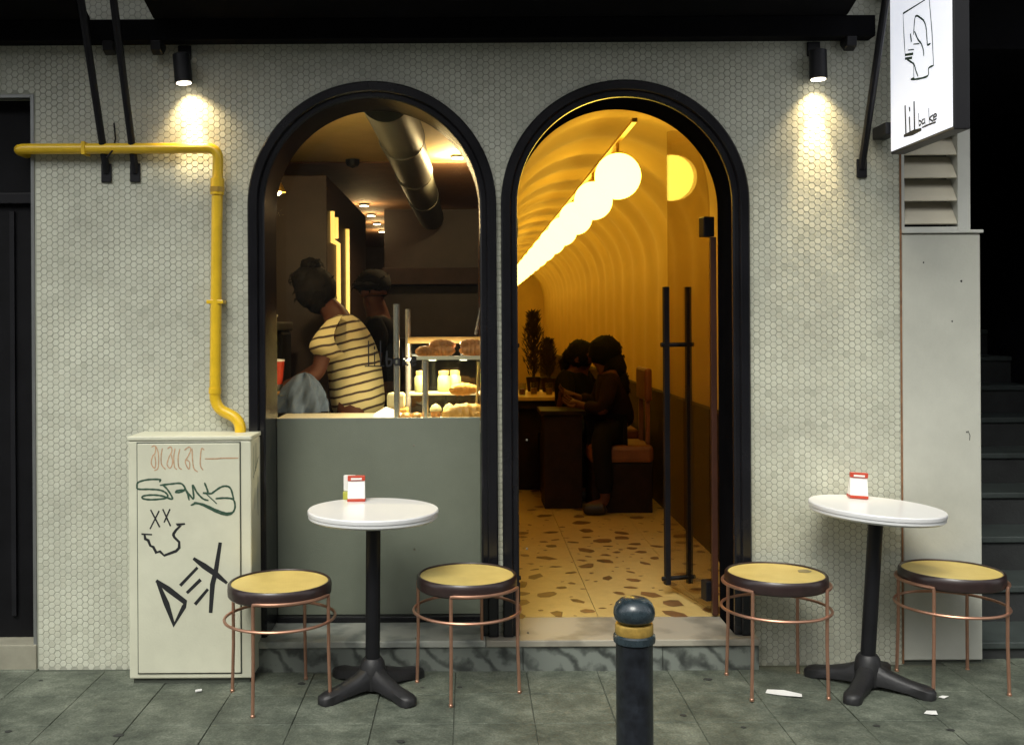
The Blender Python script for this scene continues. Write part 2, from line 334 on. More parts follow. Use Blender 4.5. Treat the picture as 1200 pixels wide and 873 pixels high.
TAG_EYES = [[(-1.292, 0.705), (-1.259, 0.641)], [(-1.261, 0.7), (-1.295, 0.634)], [(-1.243, 0.707), (-1.215, 0.645)], [(-1.217, 0.707), (-1.238, 0.66)]]
TAG_MOUTH = [[(-1.159, 0.65), (-1.19, 0.647), (-1.173, 0.643), (-1.191, 0.626), (-1.201, 0.611), (-1.202, 0.606), (-1.198, 0.596), (-1.179, 0.577), (-1.179, 0.554), (-1.191, 0.541), (-1.24, 0.523), (-1.257, 0.54), (-1.272, 0.535), (-1.284, 0.558), (-1.296, 0.563), (-1.304, 0.585), (-1.316, 0.59), (-1.319, 0.607)], [(-1.327, 0.61), (-1.293, 0.608)]]
TAG_BLACK = [[(-1.266, 0.417), (-1.226, 0.388), (-1.156, 0.334), (-1.161, 0.316), (-1.202, 0.243), (-1.232, 0.329), (-1.265, 0.41)], [(-1.17, 0.407), (-1.111, 0.468)], [(-1.143, 0.377), (-1.099, 0.419)], [(-1.111, 0.331), (-1.069, 0.38)], [(-1.115, 0.506), (-1.079, 0.48), (-1.03, 0.446), (-0.993, 0.415)], [(-1.014, 0.566), (-1.032, 0.455), (-1.045, 0.406), (-1.053, 0.299)]]
SIGN_LINES = [[(-0.478, 2.666), (-0.277, 2.674), (-0.285, 2.577), (-0.294, 2.503)], [(-0.509, 2.656), (-0.53, 2.529), (-0.541, 2.402)], [(-0.373, 2.565), (-0.384, 2.621), (-0.403, 2.627), (-0.435, 2.609), (-0.463, 2.589), (-0.481, 2.559), (-0.489, 2.508), (-0.493, 2.491), (-0.516, 2.489)], [(-0.383, 2.571), (-0.411, 2.534), (-0.439, 2.51), (-0.457, 2.48), (-0.461, 2.459)], [(-0.373, 2.526), (-0.42, 2.515)], [(-0.314, 2.481), (-0.372, 2.449), (-0.391, 2.419), (-0.409, 2.394)], [(-0.372, 2.453), (-0.373, 2.398)], [(-0.347, 2.396), (-0.4, 2.384), (-0.492, 2.374), (-0.501, 2.4), (-0.537, 2.401)], [(-0.324, 2.516), (-0.373, 2.505)]]
SIGN_THICK = [[(-0.346, 2.569), (-0.352, 2.546)], [(-0.299, 2.489), (-0.353, 2.478)], [(-0.302, 2.503), (-0.363, 2.491)], [(-0.357, 2.394), (-0.371, 2.393)]]
SIGN_BIG = [[(-0.291, 2.299), (-0.297, 2.197)], [(-0.33, 2.246), (-0.335, 2.194)], [(-0.373, 2.297), (-0.376, 2.192)], [(-0.332, 2.284), (-0.333, 2.28)], [(-0.284, 2.187), (-0.358, 2.185), (-0.429, 2.184)]]
SIGN_SMALL = [[(-0.411, 2.249), (-0.416, 2.2)], [(-0.417, 2.22), (-0.433, 2.214), (-0.43, 2.203), (-0.416, 2.202)], [(-0.455, 2.218), (-0.443, 2.216), (-0.445, 2.203), (-0.464, 2.205), (-0.465, 2.219)], [(-0.465, 2.219), (-0.469, 2.198)], [(-0.499, 2.25), (-0.503, 2.197)], [(-0.535, 2.218), (-0.505, 2.211), (-0.535, 2.195)], [(-0.541, 2.208), (-0.564, 2.21), (-0.553, 2.219), (-0.54, 2.213), (-0.542, 2.198), (-0.562, 2.199)], [(-0.445, 2.189), (-0.504, 2.189), (-0.556, 2.187)]]
#corners [[(-0.154, 2.146)], [(-0.681, 2.143)], [(-0.121, 2.772)], [(-0.66, 2.602)], [(-0.025, 2.243)]]
# ================================================================== SETTING
MB().box(-60, 60, -60, -1.98, -.5, -.12).build('road', 'asphalt', None, 0, kind='structure')
MB().box(-40, 40, -24, -15, -.2, 8.5).build('facing_facade', 'facing_render', None, 0, kind='structure')
pav = tag(MB().box(-8, 8, -1.86, .95, -.3, -.006).build('pavement', 'joint_dirt', None, 0), kind='structure')
SW = .295; rs = random.Random(3); pv = []
for q in range(3):                                           # three cuts of slab, shared by all
    h = SW / 2 - .0011 - .0004 * q
    pv.append(MB().box(-h, h, -h, h, -.03, 0))
meshes = []
for j in range(7):
    for i in range(-9, 9):
        x, y = .23 + SW * (i + .5), -.035 - SW * (j - .5)
        if y > .03 and -1.83 < x < 2.05: continue            # under the building
        if not meshes or len(meshes) < 3:
            o = pv[len(meshes)].build('paving_slab', 'paving_stone', pav, 0, bevel=.002); meshes.append(o)
        else:
            o = meshes[rs.randrange(3)].copy(); C.objects.link(o)
        o.location = (x, y, rs.uniform(-.0018, .0012)); o.rotation_euler = (rs.uniform(-.004, .004), rs.uniform(-.004, .004), rs.choice((0, pi / 2, pi)))
for k in range(16):                                          # trodden gum and stains
    x, y, q = rs.uniform(-1.9, 1.9), rs.uniform(-.85, -.12), rs.uniform(.006, .016); n = 9
    pts = [(x + q * cos(2 * pi * i / n) * rs.uniform(.7, 1.25) * 1.3, y + q * sin(2 * pi * i / n) * rs.uniform(.7, 1.25)) for i in range(n)]
    MB().prism(pts, .0005, .0022, 'z').build('gum_spot', 'gum', pav, 0)
kb = tag(MB().box(-8, 8, -1.979, -1.861, -.3, -.01).build('kerb', 'kerb_stone', None, 0, bevel=.012), kind='structure')

# ------------------------------------------------------------------ the cafe building
WX, DX, RO, RI, SP = -.4085, .661, .525, .455, 1.953          # arch centres, outer and inner radius, spring line
bld = thing('cafe_building', 'tiled cafe front in pale hexagon mosaic with two tall black arches', 'building', (0, 0, 0))
WT = 4.6
def arch_z(x, r=.5):
    for c in (WX, DX):
        if abs(x - c) < r: return SP + math.sqrt(max(0, r * r - (x - c) ** 2))
    return None
mb = MB()
cuts = {-2.9, -1.843, 1.835}
for c in (WX, DX):
    for k in range(41): cuts.add(round(c - .5 * cos(pi * k / 40), 5))
cuts = sorted(cuts)
for a, b in zip(cuts, cuts[1:]):
    m_ = (a + b) / 2
    if m_ < -1.843: za = zb = 2.43
    elif arch_z(m_): za = arch_z(a + 1e-6) or SP; zb = arch_z(b - 1e-6) or SP
    else: za = zb = -.02
    v = [(a, 0, za), (b, 0, zb), (b, 0, WT), (a, 0, WT), (a, .24, za), (b, .24, zb), (b, .24, WT), (a, .24, WT)]
    mb.add(v, [(0, 1, 2, 3), (5, 4, 7, 6), (4, 5, 1, 0)])
mb.add([(-1.843, 0, -.02), (-1.843, .24, -.02), (-1.843, .24, 2.43), (-1.843, 0, 2.43)], [(0, 1, 2, 3)])
mb.add([(1.835, 0, -.02), (1.835, .24, -.02), (1.835, .24, WT), (1.835, 0, WT)], [(0, 1, 2, 3)])
mb.add([(-2.9, 0, WT), (1.835, 0, WT), (1.835, .24, WT), (-2.9, .24, WT)], [(0, 1, 2, 3)])
wall = mb.build('wall', 'grout', bld, 0)
# hexagon tiles, each one real, smaller than eight pixels: one part
PT = .0275; cw = PT * .866; mb = MB(); rt = random.Random(5)
ro_, ri_ = (PT - .0019) / math.sqrt(3), (PT - .0046) / math.sqrt(3)
i = 0; x = -2.9
while x < 1.83:
    z = .006 + (PT / 2 if i % 2 else 0)
    while z < 3.05:
        x_, z_ = x + rt.uniform(-.0005, .0005), z + rt.uniform(-.0005, .0005)
        inside = x < 1.826 and (x > -1.832 or z > 2.445)
        for c in (WX, DX):
            dx = abs(x - c)
            if (z < SP and dx < .515) or (z >= SP and math.hypot(dx, z - SP) < .515): inside = False
        if z < .12 and -.86 < x < 1.19: inside = False
        if inside:
            k0 = len(mb.v); tl, tt = rt.uniform(-.035, .035), rt.uniform(-.035, .035)
            for rr, yy in ((ro_, .001), (ri_, -.0014)):
                for q in range(6):
                    ax, az = rr * cos(q * pi / 3), rr * sin(q * pi / 3)
                    px = min(max(x_ + ax, -1.836 if z < 2.45 else -2.9), 1.829)
                    mb.v.append((px, yy + (ax * tl + az * tt if yy < 0 else 0), z_ + az))
            mb.f += [(k0 + 6, k0 + 7, k0 + 8, k0 + 9, k0 + 10, k0 + 11)] + [(k0 + q, k0 + (q + 1) % 6, k0 + 6 + (q + 1) % 6, k0 + 6 + q) for q in range(6)]
        z += PT
    x += cw; i += 1
mb.build('tile', 'mosaic_tile', wall, 0, kind='stuff')
MB().box(1.830, 1.837, -.004, -.0005, .0, 2.6).build('edge_trim', 'rust', bld, 0)
# arched frames: a stepped profile swept up, round and down
def frame(cx, name, z0=.132, full=True):
    prof = [(.525, .002), (.525, -.03), (.519, -.036), (.487, -.036), (.482, -.030), (.480, -.020), (.463, -.020), (.456, -.014), (.455, .0), (.455, .245), (.525, .245)]
    if not full: prof = prof[:9] + [(.525, .0)]
    if full == 'lining': prof = [(.4552, .0005), (.4552, .245), (.524, .245), (.524, .0005)]
    path = [(0, z0, -1)] + [(t, None, 0) for t in [pi - pi * k / 48 for k in range(49)]] + [(0, z0, 1)]
    vs, fs = [], []; k = len(prof)
    for p in path:
        for r_, y in prof:
            if p[1] is None: vs.append((cx + r_ * cos(p[0]), y, SP + r_ * sin(p[0])))
            else: vs.append((cx + r_ * p[2], y, p[1]))
    n = len(path)
    for i in range(n - 1):
        for j in range(k): fs.append((i * k + j, i * k + (j + 1) % k, (i + 1) * k + (j + 1) % k, (i + 1) * k + j))
    fs += [tuple(range(k)), tuple((n - 1) * k + j for j in range(k))]
    return MB().add(vs, fs).build(name, 'frame_black' if full != 'lining' else 'frame_matt', bld if full != 'lining' else df, 40)
wf = frame(WX, 'window_frame'); df = frame(DX, 'door_frame', full=False); frame(DX, 'frame_lining', full='lining')
def arch_poly(cx, r, z0, n=40): return [(cx - r, z0), (cx + r, z0)] + [(cx + r * cos(pi * k / n), SP + r * sin(pi * k / n)) for k in range(0, n + 1)]
MB().prism(arch_poly(WX, .4545, 1.036), .236, .243).build('window_pane', 'window_glass', wf, 0)
pn = MB().box(WX - .454, WX + .454, .225, .244, .157, 1.034).build('lower_panel', 'panel_grey', wf, 0, bevel=.002)
MB().box(WX - .454, WX + .454, .19, .244, .130, .156).build('bottom_rail', 'frame_black', wf, 0, bevel=.003)
strokes([[(-.452, 1.375), (-.452, 1.27)], [(-.425, 1.325), (-.425, 1.27)], [(-.425, 1.352), (-.425, 1.343)], [(-.398, 1.375), (-.398, 1.27)], [(-.466, 1.265), (-.385, 1.265)],
         [(-.370, 1.33), (-.370, 1.27), (-.352, 1.272), (-.350, 1.293), (-.368, 1.297)], [(-.318, 1.298), (-.336, 1.293), (-.333, 1.271), (-.317, 1.276), (-.317, 1.30), (-.315, 1.268)],
         [(-.298, 1.33), (-.298, 1.268)], [(-.278, 1.30), (-.296, 1.284), (-.277, 1.268)], [(-.262, 1.285), (-.242, 1.288), (-.252, 1.302), (-.264, 1.284), (-.254, 1.268), (-.242, 1.273)]],
        .009, .2345, 'y', -1).build('window_lettering', 'decal', wf, 0)
# door jamb lining and the two glazed leaves folded inward
MB().box(DX + .424, DX + .450, .246, .275, .137, 1.835).build('door_jamb', 'door_wood', df, 0, bevel=.003)
def leaf(hx, ang, side, label):
    """half of the arched double door; built shut along +x*side from its hinge, then swung inward by ang"""
    r = .440; poly = [(.004, .15), (r, .15)] + [(r - r * sin(pi / 2 * k / 20) * .99, SP + r * cos(pi / 2 * k / 20)) for k in range(21)]
    P2 = [(side * a, b) for a, b in poly]
    objs = []
    g = MB().prism(P2, -.005, .005).build('door_leaf', 'door_glass', bld, 0); g['label'] = label
    for s in (-1, 1):
        hb = MB().box(side * .345 - .013, side * .345 + .013, s * .058 - .013, s * .058 + .013, .185, 1.625).build('handle', 'metal_black', g, 0, bevel=.002)
    for z in (.215, 1.345):
        MB().tube([(side * .345, -.085, z), (side * .345, .085, z)], .011, 12).build('handle_bolt', 'metal_black', g)
    for z in (.235, 1.885):
        MB().box(min(0, side * .055) , max(0, side * .055), -.026 if side < 0 else -.012, .026 if side < 0 else .010, z - .045, z + .045).build('hinge', 'metal_black', g, 0, bevel=.004)
    g.location = (hx, .285, 0); g.rotation_euler.z = ang
    return g
leaf(DX + .428, -R(76.5), -1, 'right glass leaf swung inward with long black handles')
leaf(DX - .449, R(99), 1, 'left glass leaf folded back behind the black frame')

# ------------------------------------------------------------------ marble doorstep
st = thing('doorstep', 'low grey marble step under the two black arches', 'step', (.16, .0, 0))
MB().box(-1.0, .06, -.078, .262, .102, .130).build('tread', 'step_marble', st, 0, bevel=.004)
MB().box(.0625, 1.205, -.078, .262, .102, .130).build('tread', 'threshold_marble', st, 0, bevel=.004)
for a, b in ((-1.0, -.42), (-.418, .215), (.217, .80), (.802, 1.203)):
    MB().box(a, b, -.068, .2, -.02, .1015).build('riser', 'grey_marble', st, 0, bevel=.002)

# ------------------------------------------------------------------ corridor behind the door
vault = []
CX, CR, CS, FZ = .80, .65, 1.90, .13
YE = 15.6; mb = MB(); prof = [(CX + CR, FZ, 1, 0)] + [(CX + CR, FZ + (CS - FZ) * k / 5, 1, 0) for k in range(1, 5)]
prof += [(CX + CR * cos(pi * k / 24), CS + CR * sin(pi * k / 24), cos(pi * k / 24), sin(pi * k / 24)) for k in range(25)]
prof += [(CX - CR, FZ + (CS - FZ) * k / 5, -1, 0) for k in range(4, -1, -1)]
NY = 330; k = len(prof)
for i in range(NY):
    y = .26 + (YE - .26) * i / (NY - 1)
    rib = .030 * (.5 - .5 * cos(2 * pi * (y - .26) / .60))
    for px, pz, nx, nz in prof: mb.v.append((px - nx * (.03 - rib), y, pz - nz * (.03 - rib)))
for i in range(NY - 1):
    for j in range(k - 1): mb.f.append((i * k + j, i * k + j + 1, (i + 1) * k + j + 1, (i + 1) * k + j))
mb.build('corridor_vault', 'yellow_plaster', None, 60, kind='structure')
MB().box(CX - CR - .1, CX + CR + .1, YE, YE + .1, 0, 2.8).build('corridor_end_wall', 'yellow_plaster', None, 0, kind='structure')
flo = tag(MB().box(CX - CR - .05, CX + CR + .1, .264, YE, -.1, FZ - .006).build('corridor_floor', 'joint_dirt', None, 0), kind='structure')
sm = None
for xi, x0 in enumerate((.075, .573, 1.07)):
    for yi in range(11):
        if sm is None: sm = MB().box(.0008, .4967, .0008, 1.3984, -.02, 0).build('terrazzo_slab', 'terrazzo', flo, 0, bevel=.001)
        o = sm if (xi, yi) == (0, 0) else sm.copy()
        if o is not sm: C.objects.link(o)
        o.location = (x0, .266 + 1.4 * yi, FZ)
rc = random.Random(11); mb = MB(); placed = []
for rad, cnt in ((.070, 210), (.040, 260), (.017, 380)):
    for _ in range(cnt):
        x, y = rc.uniform(.16, 1.43), .28 + 4.6 * rc.random() ** 1.3; r_ = rad * rc.uniform(.6, 1.15)
        if any((x - a) ** 2 + (y - b) ** 2 < (r_ + c + .012) ** 2 for a, b, c in placed): continue
        if any(abs(x - e) < r_ * .6 for e in (.573, 1.07)): continue
        placed.append((x, y, r_)); n = rc.randint(5, 8); a0 = rc.random() * 6; el = rc.uniform(.45, .9); ro = rc.random() * pi
        pts = []
        for q in range(n):
            a = a0 + 2 * pi * (q + rc.uniform(-.25, .25)) / n; u_, v_ = r_ * cos(a) * rc.uniform(.75, 1.1), r_ * sin(a) * el * rc.uniform(.75, 1.1)
            pts.append((x + u_ * cos(ro) - v_ * sin(ro), y + u_ * sin(ro) + v_ * cos(ro), FZ + .0006))
        mb.add(pts, [tuple(range(n))])
mb.build('stone_chip', 'stone_chip', flo, 0, kind='stuff')
wp = tag(MB().box(CX + CR - .075, CX + CR - .045, 1.0, YE, FZ, .93).build('wall_panelling', 'wood_panel', None, 0), kind='structure')
MB().box(CX + CR - .085, CX + CR - .04, 1.0, YE, .931, .955).build('panel_cap', 'wood_panel', wp, 0)

# ------------------------------------------------------------------ bakery room behind the window
MB().box(-2.3, .13, .262, 11, -.1, FZ).build('shop_floor', 'shop_floor', None, 0, kind='structure')
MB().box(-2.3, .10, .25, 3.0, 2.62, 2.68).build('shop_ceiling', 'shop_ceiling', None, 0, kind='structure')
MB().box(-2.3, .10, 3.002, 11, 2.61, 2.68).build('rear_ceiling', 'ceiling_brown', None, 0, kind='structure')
MB().box(-2.4, -2.3, .25, 11, 0, 2.7).build('shop_side_wall', 'shop_wall', None, 0, kind='structure')
MB().box(.10, .132, .25, 11, 0, 2.7).build('partition_wall', 'shop_wall', None, 0, kind='structure')
MB().box(-2.4, .13, 11, 11.1, 0, 2.7).build('shop_rear_wall', 'shop_wall', None, 0, kind='structure')

# ------------------------------------------------------------------ doorway on the left, stairwell on the right
ld = thing('shop_doorway', 'dark unlit doorway left of the tiled wall with thin metal edging', 'doorway', (-2.35, .1, 0))
MB().box(-2.9, -1.846, .10, .14, .105, 1.98).build('door', 'door_dark', ld, 0)
MB().box(-2.9, -1.846, .09, .13, 2.03, 2.43).build('transom_panel', 'door_dark', ld, 0)
MB().box(-2.9, -1.846, .07, .14, 1.982, 2.028).build('transom_bar', 'metal_black', ld, 0, bevel=.003)
MB().box(-1.858, -1.8435, -.004, .04, .10, 2.436).build('edging', 'steel_edge', ld, 0, bevel=.001)
MB().box(-2.9, -1.8585, -.004, .04, 2.422, 2.436).build('edging', 'steel_edge', ld, 0, bevel=.001)
MB().box(-1.99, -1.97, .086, .0995, .2, 1.95).build('stile', 'metal_black', ld, 0)
MB().box(-2.9, -1.8435, -.01, .14, -.02, .103).build('threshold', 'threshold', ld, 0, bevel=.004)
MB().box(-8, -2.905, 0, .24, -.02, WT).build('neighbour_wall', 'dark_wall', None, 0, kind='structure')

MB().box(-8, 8, -1.25, -.001, 3.55, 3.75).build('unseen_shade_slab', 'facing_render', None, 0, kind='structure')  # unseen slab added overhead to keep sky light off the wall top
pl = thing('side_pillar', 'pale plastered pillar between the mosaic wall and the dark stairs', 'pillar', (2.0, .15, 0))
MB().box(1.8375, 2.172, -.002, .35, .012, 1.822).build('shaft', 'plaster_pillar', pl, 0, bevel=.006)
MB().box(1.8375, 2.182, -.012, .35, 1.824, 1.838).build('cap', 'louvre_frame', pl, 0, bevel=.003)
MB().box(1.8375, 2.172, .012, .35, -.02, .011).build('plinth', 'joint_dirt', pl, 0)
for x, z, q in ((2.09, 1.62, .0055), (2.05, 1.45, .004), (1.93, 1.70, .004), (2.11, .98, .004), (1.95, .62, .006)):
    MB().prism([(x + q * cos(i) * (.7 + .3 * (i % 2)), z + q * sin(i)) for i in range(6)], -.0035, -.0018, 'y').build('chip_mark', 'gum', pl, 0)
MB().tube([(2.115, -.0025, .985), (2.123, -.0025, .965), (2.121, -.0025, .945)], .0015, 5).build('hairline_crack', 'gum', pl)
lv = thing('louvre_box', 'cream slatted metal vent box standing on the pale pillar', 'vent', (1.98, .1, 1.838))
MB().box(1.8385, 1.852, .0, .30, 1.839, 2.75).build('frame_side', 'louvre_frame', lv, 0, bevel=.002)
MB().box(2.078, 2.132, .0, .30, 1.839, 2.75).build('frame_side', 'louvre_frame', lv, 0, bevel=.002)
MB().box(1.8525, 2.0775, .002, .03, 1.839, 1.852).build('frame_sill', 'louvre_frame', lv, 0, bevel=.002)
MB().box(1.8525, 2.0775, .10, .12, 1.839, 2.75).build('backing', 'dark_wall', lv, 0)
sl0 = None
for k in range(9):
    if sl0 is None: sl0 = MB().prism([(.004, .0), (.008, -.004), (.075, .094), (.071, .098), (.012, .014)], 1.853, 2.077, 'x').build('slat', 'louvre_metal', lv, 0)
    o = sl0 if k == 0 else sl0.copy()
    if k: C.objects.link(o)
    o.location = (0 if False else sl0.location.x, sl0.location.y, .0)
    o.location.z = 1.866 + .098 * k - 0
stw = thing('staircase', 'dark stone stairs climbing into shadow right of the pale pillar', 'stairs', (2.75, .05, 0))
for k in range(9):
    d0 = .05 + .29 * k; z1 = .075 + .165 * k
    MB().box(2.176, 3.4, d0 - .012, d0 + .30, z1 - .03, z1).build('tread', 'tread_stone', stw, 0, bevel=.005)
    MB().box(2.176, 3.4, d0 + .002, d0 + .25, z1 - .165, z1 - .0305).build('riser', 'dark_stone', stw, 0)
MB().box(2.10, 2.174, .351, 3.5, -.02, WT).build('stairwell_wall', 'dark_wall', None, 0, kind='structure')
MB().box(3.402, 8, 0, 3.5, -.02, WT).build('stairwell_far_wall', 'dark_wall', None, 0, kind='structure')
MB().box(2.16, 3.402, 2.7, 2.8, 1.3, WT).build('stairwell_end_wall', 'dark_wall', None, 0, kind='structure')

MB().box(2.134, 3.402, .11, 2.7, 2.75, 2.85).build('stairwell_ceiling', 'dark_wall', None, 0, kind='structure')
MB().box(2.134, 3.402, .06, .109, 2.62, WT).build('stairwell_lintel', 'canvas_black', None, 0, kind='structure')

# ------------------------------------------------------------------ canopy over the front
cp = thing('awning', 'black awning across the top of the tiled wall on slanting steel stays', 'awning', (.15, -.1, 2.64))
MB().box(-2.9, 1.70, -.085, -.006, 2.640, 2.728).build('wall_beam', 'canvas_black', cp, 0, bevel=.004)
MB().prism([(-.05, 2.7285), (-.05, 2.745), (-.80, 3.06), (-.80, 2.94), (-.10, 2.7285)], -1.305, 1.58, 'x').build('canopy', 'canvas_black', cp, 0)
for xs in (-1.413, 1.668):
    MB().tube([(xs, -.004, 2.10), (xs, -.012, 2.12), (xs + .004, -.50, 3.32)], .0155, 10).build('stay', 'metal_black', cp)
    MB().box(xs - .022, xs + .022, -.012, -.0035, 2.06, 2.14).build('stay_plate', 'metal_black', cp, 0, bevel=.003)
for xs in (-1.50, -1.30, 1.60):
    MB().prism([(-.006, 2.6395), (-.09, 2.6395), (-.085, 2.60), (-.05, 2.585), (-.006, 2.62)], xs - .022, xs + .022, 'x').build('bracket', 'metal_black', cp, 0, bevel=.004)
c2 = thing('neighbour_awning', 'black awning of the shop next door ending above the yellow pipe', 'awning', (-2.2, -.1, 2.73))
MB().prism([(-.05, 2.7285), (-.05, 2.745), (-.75, 3.04), (-.75, 2.92), (-.10, 2.7285)], -4.2, -1.585, 'x').build('canopy', 'canvas_black', c2, 0)
MB().tube([(-1.535, -.004, 2.10), (-1.535, -.012, 2.12), (-1.545, -.45, 3.2)], .0155, 10).build('stay', 'metal_black', c2)
MB().box(-1.557, -1.513, -.012, -.0035, 2.06, 2.14).build('stay_plate', 'metal_black', c2, 0, bevel=.003)
MB().tube([(-1.50, -.012, 2.31), (-1.488, -.03, 2.24), (-1.487, -.06, 2.19), (-1.51, -.07, 2.155)], .004, 6).build('loose_wire', 'metal_black', c2)

# ------------------------------------------------------------------ wall lamps
def wall_lamp(x, tilt, label, energy, half, beam):
    t = thing('wall_lamp', label, 'wall lamp', (x, -.005, 2.58), 'wall lamps')
    MB().box(x - .028, x + .028, -.014, -.0035, 2.575, 2.637).build('back_plate', 'metal_black', t, 0, bevel=.004)
    MB().tube([(x, -.02, 2.59), (x, -.055, 2.588)], .011, 10).build('arm', 'metal_black', t)
    ax = Vector((tilt, .0, -1)).normalized(); p = Vector((x, -.062, 2.585))
    MB().tube([p - ax * .005, p, p + ax * .118], [.026, .036, .037], 20).build('shade', 'metal_black', t)
    q = p + ax * .120
    MB().tube([q - ax * .001, q + ax * .002], .030, 20).build('bulb', 'wall_lamp_glow', t)
    l = bpy.data.lights.new('wall_lamp_light', 'SPOT'); l.energy = energy; l.color = (1, .76, .42); l.spot_size = R(2 * half); l.spot_blend = 1.0; l.shadow_soft_size = .02
    o = bpy.data.objects.new('wall_lamp_light', l); C.objects.link(o); o.parent = t
    o.location = q + ax * .006 - Vector((x, -.005, 2.58)); o.rotation_euler = (-Vector((tilt * 2.2, .27, -1))).to_track_quat('Z', 'Y').to_euler()
    l2 = bpy.data.lights.new('wall_lamp_beam', 'SPOT'); l2.energy = energy * beam; l2.color = (1, .78, .46); l2.spot_size = R(38); l2.spot_blend = .9; l2.shadow_soft_size = .02
    o = bpy.data.objects.new('wall_lamp_beam', l2); C.objects.link(o); o.parent = t
    o.location = q + ax * .006 - Vector((x, -.005, 2.58)); o.rotation_euler = (-Vector((tilt * 1.4, .17, -1))).to_track_quat('Z', 'Y').to_euler()
wall_lamp(-1.200, .09, 'small black wall spotlight shining down onto the yellow pipe', 10.0, 53, 2.2)
wall_lamp(1.466, .015, 'small black wall spotlight beside the hanging bakery sign', 8.0, 50, 4.5)

# ------------------------------------------------------------------ gas pipe
gp = thing('gas_pipe', 'yellow gas pipe running along the tiles and down into the cabinet', 'pipe', (-1.05, -.05, 1.0))
def bend(p, q, s, n=6): return [tuple((1 - t) ** 2 * a + 2 * t * (1 - t) * b + t * t * c for a, b, c in zip(p, q, s)) for t in [k / n for k in range(n + 1)]]
MB().tube([(-1.90, .06, 2.197)] + bend((-1.90, .0, 2.197), (-1.90, -.045, 2.197), (-1.86, -.045, 2.197)) + [(-1.13, -.045, 2.196)] + bend((-1.10, -.045, 2.196), (-1.052, -.045, 2.196), (-1.052, -.045, 2.15)) + [(-1.056, -.045, 2.04)], .0225, 14).build('pipe_run', 'pipe_yellow', gp)
MB().tube([(-1.056, -.045, 2.04), (-1.070, -.045, 1.20)] + bend((-1.071, -.045, 1.165), (-1.072, -.045, 1.11), (-1.035, -.048, 1.09)) + bend((-1.01, -.05, 1.078), (-.966, -.055, 1.06), (-.962, -.06, 1.02)) + [(-.962, -.06, .99)], .0235, 14).build('pipe_run', 'pipe_yellow', gp)
MB().tube([(-1.0552, -.045, 2.068), (-1.0565, -.045, 2.0)], .029, 14).build('union', 'pipe_yellow', gp)
MB().tube([(-1.0556, -.045, 2.032), (-1.0562, -.045, 2.012)], .0335, 6).build('union_nut', 'brass_fitting', gp)
MB().tube([(-1.0705, -.045, 1.19), (-1.0712, -.045, 1.165)], .0265, 14).build('union', 'pipe_yellow', gp)
for z in (1.55,):
    MB().box(-1.10, -1.03, -.0665, -.003, z - .008, z + .008).build('clip', 'pipe_yellow', gp, 0, bevel=.002)
MB().box(-1.62, -1.604, -.0695, -.003, 2.17, 2.224).build('clip', 'pipe_yellow', gp, 0, bevel=.002)

# ------------------------------------------------------------------ utility cabinet with graffiti
ub = thing('utility_cabinet', 'cream metal meter cabinet with graffiti on its door, against the tiles', 'cabinet', (-1.138, -.1, 0))
MB().box(-1.386, -.888, -.200, -.004, .022, .985).build('body', 'cabinet_paint', ub, 0, bevel=.006)
MB().box(-1.390, -.884, -.204, -.004, .9855, 1.004).build('lid', 'cabinet_paint', ub, 0, bevel=.005)
MB().box(-1.372, -.902, -.186, -.01, .0, .0215).build('plinth', 'joint_dirt', ub, 0)
MB().box(-1.351, -.929, -.2022, -.2003, .042, .980).build('door_gap', 'joint_dirt', ub, 0)
cd = MB().box(-1.347, -.933, -.2075, -.2024, .047, .975).build('door', 'cabinet_paint', ub, 0, bevel=.0025)
for x, z in ((-1.366, .86), (-1.366, .44), (-1.364, .08), (-.908, .88), (-.910, .44), (-.908, .10)):
    MB().lathe([(0.0001, -.0), (.0045, 0), (.0045, .003), (.0001, .004)], (0, 0, 0), 10, False).build('screw', 'screw', ub).matrix_local = Matrix.Translation((x + 1.138, -.1, z)) @ Matrix.Rotation(pi / 2, 4, 'X')
FY = -.2078
strokes(TAG_ORANGE, .0045, FY, 'y', -1).build('orange_scribble', 'ink_orange', cd, 0)
strokes(TAG_GREEN, .0074, FY, 'y', -1).build('green_tag', 'ink_green', cd, 0)
strokes(TAG_EYES, .0100, FY, 'y', -1, False).build('crossed_eyes', 'ink_black', cd, 0)
strokes(TAG_MOUTH, .0112, FY, 'y', -1, False).build('grin', 'ink_black', cd, 0)
strokes(TAG_BLACK, .0215, FY, 'y', -1, False).build('spray_letters', 'ink_black', cd, 0)
for ln in [[(-.15, .955), (-.152, .88), (-.15, .82)], [(-.12, .965), (-.122, .90), (-.118, .85)], [(-.09, .96), (-.10, .86)], [(-.16, .83), (-.10, .87), (-.06, .90)], [(-.07, .82), (-.075, .74), (-.07, .66)], [(-.13, .78), (-.135, .70)], [(-.1, .42), (-.1, .36), (-.06, .35)]]: strokes([ln], .006, -.8877, 'x', 1).build('side_scribble', 'ink_green', ub, 0)

